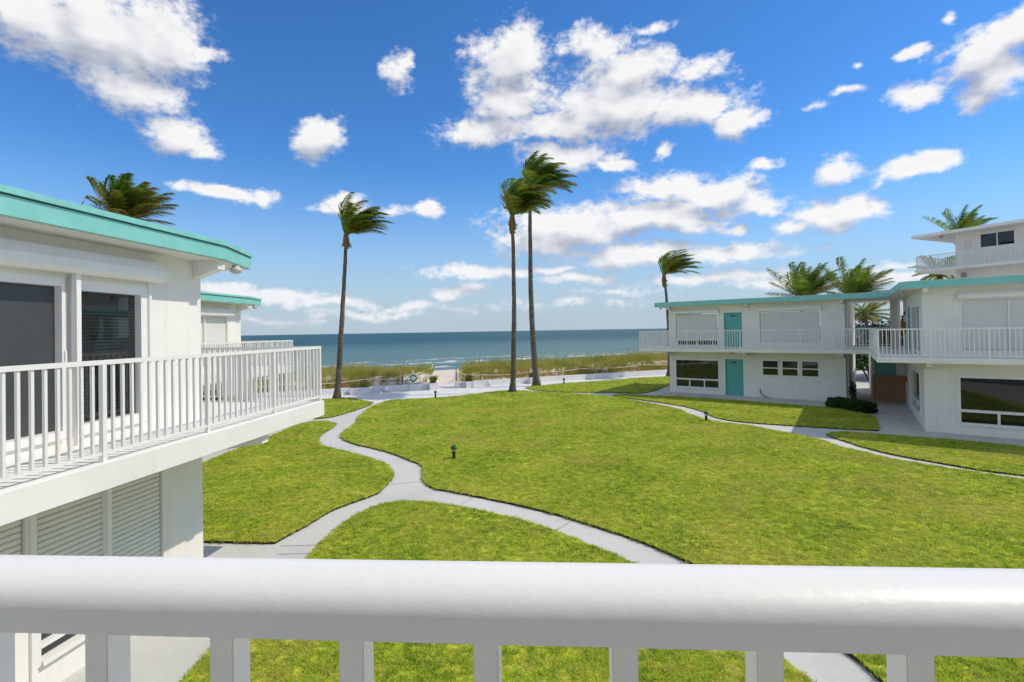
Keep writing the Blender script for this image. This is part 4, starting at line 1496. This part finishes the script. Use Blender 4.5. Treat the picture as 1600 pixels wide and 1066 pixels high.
# a few taller seed stalks
r3 = random.Random(31)
for _ in range(500):
    t_, q_ = r3.uniform(-24, 42), r3.uniform(2.5, 10)
    if gapness(t_, q_) > 0.1:
        continue
    x, y, _z = shore(t_, q_)
    z0, h = ground_z(t_, q_), r3.uniform(0.8, 1.15)
    mb.tube([(x, y, z0), (x + 0.06, y, z0 + h * 0.7), (x + 0.2, y, z0 + h)], [0.007, 0.006, 0.018], 3, False)
tag(mb.build('dune_grass', 'dunegrass', fix=False), 'tall yellow-green dune grass behind the sea wall', 'dune grass', kind='stuff')
mb = MB()
dune_blades(mb, 6500, (-26, 44), (0.32, 2.6), (0.18, 0.42), 8, 9)
tag(mb.build('dune_scrub', 'scrub', fix=False), 'short rust-brown scrub at the foot of the dune behind the sea wall', 'scrub', kind='stuff')
mb = MB()
r3 = random.Random(41)
for _ in range(5200):
    t_, q_ = r3.uniform(-26, 44), r3.uniform(0.35, 2.6)
    if gapness(t_, q_) > 0.5 or fbm(t_ * 0.5, q_ * 0.8, 14) < (0.02 if t_ < 14 else -0.12):
        continue
    x, y, _z = shore(t_, q_)
    z0 = ground_z(t_, q_) + r3.uniform(0.02, 0.13)
    a = r3.uniform(0, 6.283)
    s = r3.uniform(0.03, 0.075)
    dx, dy, tz = math.cos(a) * s, math.sin(a) * s, r3.uniform(-0.03, 0.03)
    mb.add([(x - dx, y - dy, z0 - tz), (x + dy * .8, y - dx * .8, z0 + tz), (x + dx, y + dy, z0 + tz), (x - dy * .8, y + dx * .8, z0 - tz)], [(0, 1, 2, 3)])
tag(mb.build('dune_vine', 'vine', fix=False), 'low creeping vine along the foot of the dune', 'ground cover', kind='stuff')

# ------------------------------------------------------------------ rope fences of the dune
def post(t_, q_, top, label, r_=0.05):
    z0 = ground_z(t_, q_)
    root = thing('rope_post', label, 'post', shore(t_, q_, z0), 0, 'wooden posts of the dune rope fence')
    pm = MB()
    pm.tube([(0, 0, -0.3), (0, 0, (top - z0) * 0.5), (0.01, 0, top - z0)], [r_, r_, r_ * 0.92], 8)
    pm.build('shaft', 'wood', root)
    pm = MB()
    pm.tube([(0, 0, top - z0 - 0.16), (0, 0, top - z0 - 0.11)], [r_ * 1.25, r_ * 1.25], 8)
    pm.build('rope_loop', 'rope', root)
    return Vector(shore(t_, q_, top - 0.13))


def rope(points, label, sag=0.12):
    rm = MB()
    for a, b_ in zip(points, points[1:]):
        n = 10
        pts = [a.lerp(b_, k / n) + Vector((0, 0, -sag * 4 * (k / n) * (1 - k / n))) for k in range(n + 1)]
        rm.tube(pts, 0.027, 5)
    return tag(rm.build('rope', 'rope'), label, 'rope')


lp = [post(-2.2, 1.2, 0.85, 'wooden rope post in the grass left of the single palm trunk'), post(2.68, 1.2, 0.92, 'wooden rope post behind the broad white planter', 0.08),
      post(5.15, 1.3, 1.02, 'short wooden post on the bare sand beside the hose reel'), post(8.2, 5.4, 1.15, 'wooden rope post halfway up the path on its single-palm side'),
      post(9.36, 9.0, 1.25, 'tall dark post where the rope ends at the beach')]
rope([Vector(shore(-9, 1.2, 0.75))] + lp, 'pale rope climbing the dune from the single palm to the beach')
rp = [post(8.95, 1.2, 1.12, 'wooden rope post beside the beach opening near the square planter'), post(11.6, 6.0, 1.12, 'wooden rope post on the palm-pair side of the beach path'),
      post(13.53, 9.0, 1.32, 'distant wooden post at the sea end of the beach path')]
rope(rp, 'pale rope along the palm-pair side of the beach path')
fp = [post(10.79, 1.2, 0.82, 'wooden post between square planter and front palm'), post(14.7, 1.25, 0.85, 'wooden post between the two tall palm trunks'), post(19.17, 1.2, 0.88, 'dark wooden post in the low vine beyond the rear tall palm'),
      post(25.17, 1.2, 0.95, 'wooden rope post nearest the far end of the long wing'), Vector(shore(31.5, 1.2, 0.8))]
rope([rp[0]] + fp, 'pale rope strung low along the dune above the sea wall')
post(17.64, 9.0, 1.42, 'lone post standing in the dune grass behind the palm pair')

# ------------------------------------------------------------------ things on the promenade
def planter(label, t0, t1, q0, q1, h, seed, nleaf, lh, splay=0.5, group=None):
    c_ = ((t0 + t1) / 2, (q0 + q1) / 2)
    root = thing('planter', label, 'planter', shore(*c_, 0.004), math.atan2(WC.y, WC.x), group)
    hx, hy = (t1 - t0) / 2, (q1 - q0) / 2
    pm = MB()
    w_ = 0.05
    pm.hexa([(-hx * .94, -hy * .94, 0), (hx * .94, -hy * .94, 0), (hx * .94, hy * .94, 0), (-hx * .94, hy * .94, 0), (-hx, -hy, h), (hx, -hy, h), (hx, hy, h), (-hx, hy, h)])
    pm.build('box', 'seawall', root, bevel=0.012)
    pm = MB()
    pm.box(-hx + w_, hx - w_, -hy + w_, hy - w_, h - 0.02, h + 0.008)
    pm.build('soil', 'soil', root)
    r_ = random.Random(seed)
    lm = MB()
    for _ in range(nleaf):
        a = r_.uniform(0, 6.283)
        b0 = Vector((r_.uniform(-hx, hx) * 0.6, r_.uniform(-hy, hy) * 0.6, h))
        ln = lh * r_.uniform(0.5, 1.1)
        o_ = Vector((math.cos(a), math.sin(a), 0)) * ln * splay * r_.uniform(0.4, 1.5) + Vector((0.15 * ln, 0, 0))
        s_ = Vector((-math.sin(a), math.cos(a), 0)) * 0.018
        m_ = b0 + o_ * 0.45 + Vector((0, 0, ln * 0.65))
        e = b0 + o_ + Vector((0, 0, ln * r_.uniform(0.5, 0.95)))
        lm.add([b0 - s_ * .5, b0 + s_ * .5, m_ + s_, m_ - s_, e], [(0, 1, 2, 3), (3, 2, 4)])
    lm.build('foliage', 'pottedleaf', root, fix=False)
    return root


planter('broad white planter box with a drooping brown plant beside the single palm', 1.50, 2.75, -0.62, -0.06, 0.44, 1, 60, 0.45, 0.8)
planter('white planter box with bushy grass at the hose-reel side of the beach opening', 6.58, 7.12, -0.60, -0.06, 0.46, 2, 170, 0.60, 0.75)
planter('square white planter with leafy plant before the rope fence post', 9.05, 9.62, -0.66, -0.10, 0.44, 3, 150, 0.58, 0.6)
planter('small white planter with reddish plant beside the rear tall palm trunk', 13.92, 14.42, -0.60, -0.06, 0.46, 4, 70, 0.42, 0.3)

sf = thing('planter_stand', 'thin white open frame standing beside the square planter', 'stand', shore(8.78, -0.42, 0.004), math.atan2(WC.y, WC.x))
for nm, (x0, x1, z0, z1) in (('leg', (-0.20, -0.165, 0, 0.40)), ('leg', (0.165, 0.20, 0, 0.40)), ('shelf', (-0.20, 0.20, 0.401, 0.44))):
    mb = MB()
    mb.box(x0, x1, -0.15, 0.15, z0, z1)
    mb.build(nm, 'seawall', sf)

# hose reel on a white post
hr = thing('hose_post', 'white post with a coiled teal hose behind the sea wall', 'hose post', shore(5.72, 0.55, 0.15), math.atan2(WC.y, WC.x))
mb = MB()
mb.box(-0.05, 0.05, -0.05, 0.05, -0.2, 1.13)
mb.build('post', 'trim', hr)
mb = MB()
mb.tube([(0, -0.05, 0.62), (0, -0.17, 0.62)], 0.12, 10)
mb.build('reel', 'trim', hr)
mb = MB()
for k in range(4):
    r_ = 0.17 + 0.022 * k
    mb.tube([(r_ * math.cos(a), -0.09 - 0.02 * (k % 2), 0.60 + r_ * math.sin(a)) for a in np.linspace(0, 2 * math.pi, 25)], 0.016, 6, False)
mb.tube([(-0.22, -0.1, 0.55), (-0.30, -0.25, 0.42), (-0.34, -0.50, 0.28), (-0.42, -0.62, 0.18), (-0.50, -0.66, -0.10), (-0.46, -0.7, -0.13)], 0.015, 6)
mb.build('hose', 'hose', hr, smooth=True)


def floodlight(label, t_, q_, tilt):
    root = thing('floodlight', label, 'floodlight', shore(t_, q_, 0.004), math.atan2(WC.y, WC.x) + tilt, 'round floodlights along the sea wall')
    mb = MB()
    mb.lathe([(0.07, 0), (0.07, 0.02), (0.025, 0.03), (0.025, 0.12)], 10)
    mb.build('base', 'trim', root)
    mb = MB()
    prof = [(0.03, -0.13), (0.10, -0.12), (0.155, -0.05), (0.165, 0.03), (0.165, 0.12), (0.15, 0.13)]
    mb.lathe(prof, 14)
    hd = mb.build('head', 'trim', root, smooth=True)
    hd.rotation_euler = (R(8), R(68), 0)
    hd.location = (0.02, 0, 0.20)
    mb = MB()
    mb.lathe([(0.14, 0.131), (0.14, 0.137)], 14)
    mb.build('lens', 'lampglass', hd)
    return root


floodlight('round white floodlight on the promenade between planter and front palm', 10.88, -0.22, 0.0)
floodlight('round white floodlight beside the broad planter at the sea wall', 3.82, -0.22, math.pi)
mb = MB()
mb.lathe([(0.06, 0.004), (0.07, 0.05), (0.05, 0.09), (0.02, 0.10)], 10, shore(3.42, -0.45, 0))
tag(mb.build('ground_fixture', 'trim', smooth=True), 'tiny white fixture on the promenade floor by the broad planter', 'fixture')


def bollard(label, loc):
    root = thing('path_light', label, 'path light', loc, 0, 'green path lights on the lawn')
    mb = MB()
    mb.lathe([(0.05, -0.1), (0.05, 0.21), (0.058, 0.215), (0.058, 0.235)], 12)
    mb.build('post', 'black', root)
    mb = MB()
    mb.lathe([(0.035, 0.235), (0.035, 0.30)], 10)
    mb.build('lamp', 'lampglass', root)
    mb = MB()
    mb.lathe([(0.07, 0.288), (0.092, 0.30), (0.09, 0.345), (0.065, 0.395), (0.025, 0.42)], 14)
    mb.build('hood', 'green', root, smooth=False)
    return root


bollard('green-hooded path light standing in the middle lawn near the curving path', (-1.79, 15.25, 0.04))
bollard('green-hooded path light at the path edge before the far teal door', (7.78, 20.72, 0.04))
bollard('dark path light at the promenade edge in front of the beach opening', (-4.47, 29.5, 0.04))
bollard('small dark path light by the promenade beyond the rear tall palm', (3.57, 35.9, 0.04))

# ------------------------------------------------------------------ the balcony one looks out from
RZN = math.atan2(-0.0607, 0.894)
bal = thing('apartment_building', 'near wing whose thick white balcony handrail and square pickets cross the foreground', 'building', (-0.033, 0.449, 0), RZN)
mb = MB()
prof = [(-0.050, 3.578), (-0.050, 3.598), (-0.0475, 3.6055), (-0.041, 3.6125), (-0.030, 3.618), (-0.014, 3.6208), (0.0, 3.6195), (0.007, 3.614), (0.010, 3.605), (0.010, 3.578)]
xs = list(np.linspace(-3.2, 8.8, 61))
n = len(prof)
mb.add([(x, y, z) for x in xs for y, z in prof], [(i * n + k, (i + 1) * n + k, (i + 1) * n + (k + 1) % n, i * n + (k + 1) % n) for i in range(len(xs) - 1) for k in range(n)] + [tuple(range(n)), tuple((len(xs) - 1) * n + k for k in range(n))[::-1]])
hrl = mb.build('handrail', 'handrail', bal)
for pl in hrl.data.polygons:
    pl.use_smooth = abs(pl.normal.y) < 0.99 and abs(pl.normal.x) < 0.5 and pl.normal.z > -0.5
pm = MB()
pm.box(-0.0105, 0.0105, -0.0125, 0.0145, 2.72, 3.579)
pme = pm.mesh('picket', 'handrail', bevel=0.0015)
for k in range(-26, 76):
    link('picket', pme, bal, (0.0085 + 0.1137 * k, -0.012, 0))
mb = MB()
mb.box(-3.2, 8.8, -0.035, 0.0, 2.69, 2.721)
mb.build('bottom_rail', 'handrail', bal)
mb = MB()
mb.box(-3.3, 9.0, -1.695, 0.08, 2.402, 2.648)
mb.build('floor_slab', 'slab', bal)
fo = Fac((9.0, -1.5), (-3.3, -1.5))
wall(bal, fo, 0, fo.L, -0.1, 2.40, [(1.2, 3.4, 0.35, 2.0), (6.9, 9.1, 0.35, 2.0)])
wall(bal, fo, 0, fo.L, 2.65, 4.97, [(1.2, 3.4, 2.75, 4.5), (7.6, 9.9, 2.70, 4.5)])
for a, b_, z0, z1 in ((1.2, 3.4, 0.35, 2.0), (6.9, 9.1, 0.35, 2.0), (1.2, 3.4, 2.75, 4.5), (7.6, 9.9, 2.70, 4.5)):
    window(bal, fo, a, b_, z0, z1, [(z0, z1, 2)], 'glass', 0.07, 0.1)
mb = MB()
mb.prism([(-3.3, -1.702), (9.0, -1.702), (9.0, -9.0), (-3.3, -9.0)], -0.1, 4.96)
mb.build('body', 'stucco', bal)
roof_parts(bal, [(-3.4, -9.2), (9.4, -9.2), (9.4, -1.0), (-3.4, -1.0)], 4.972, 4.985, 5.25)
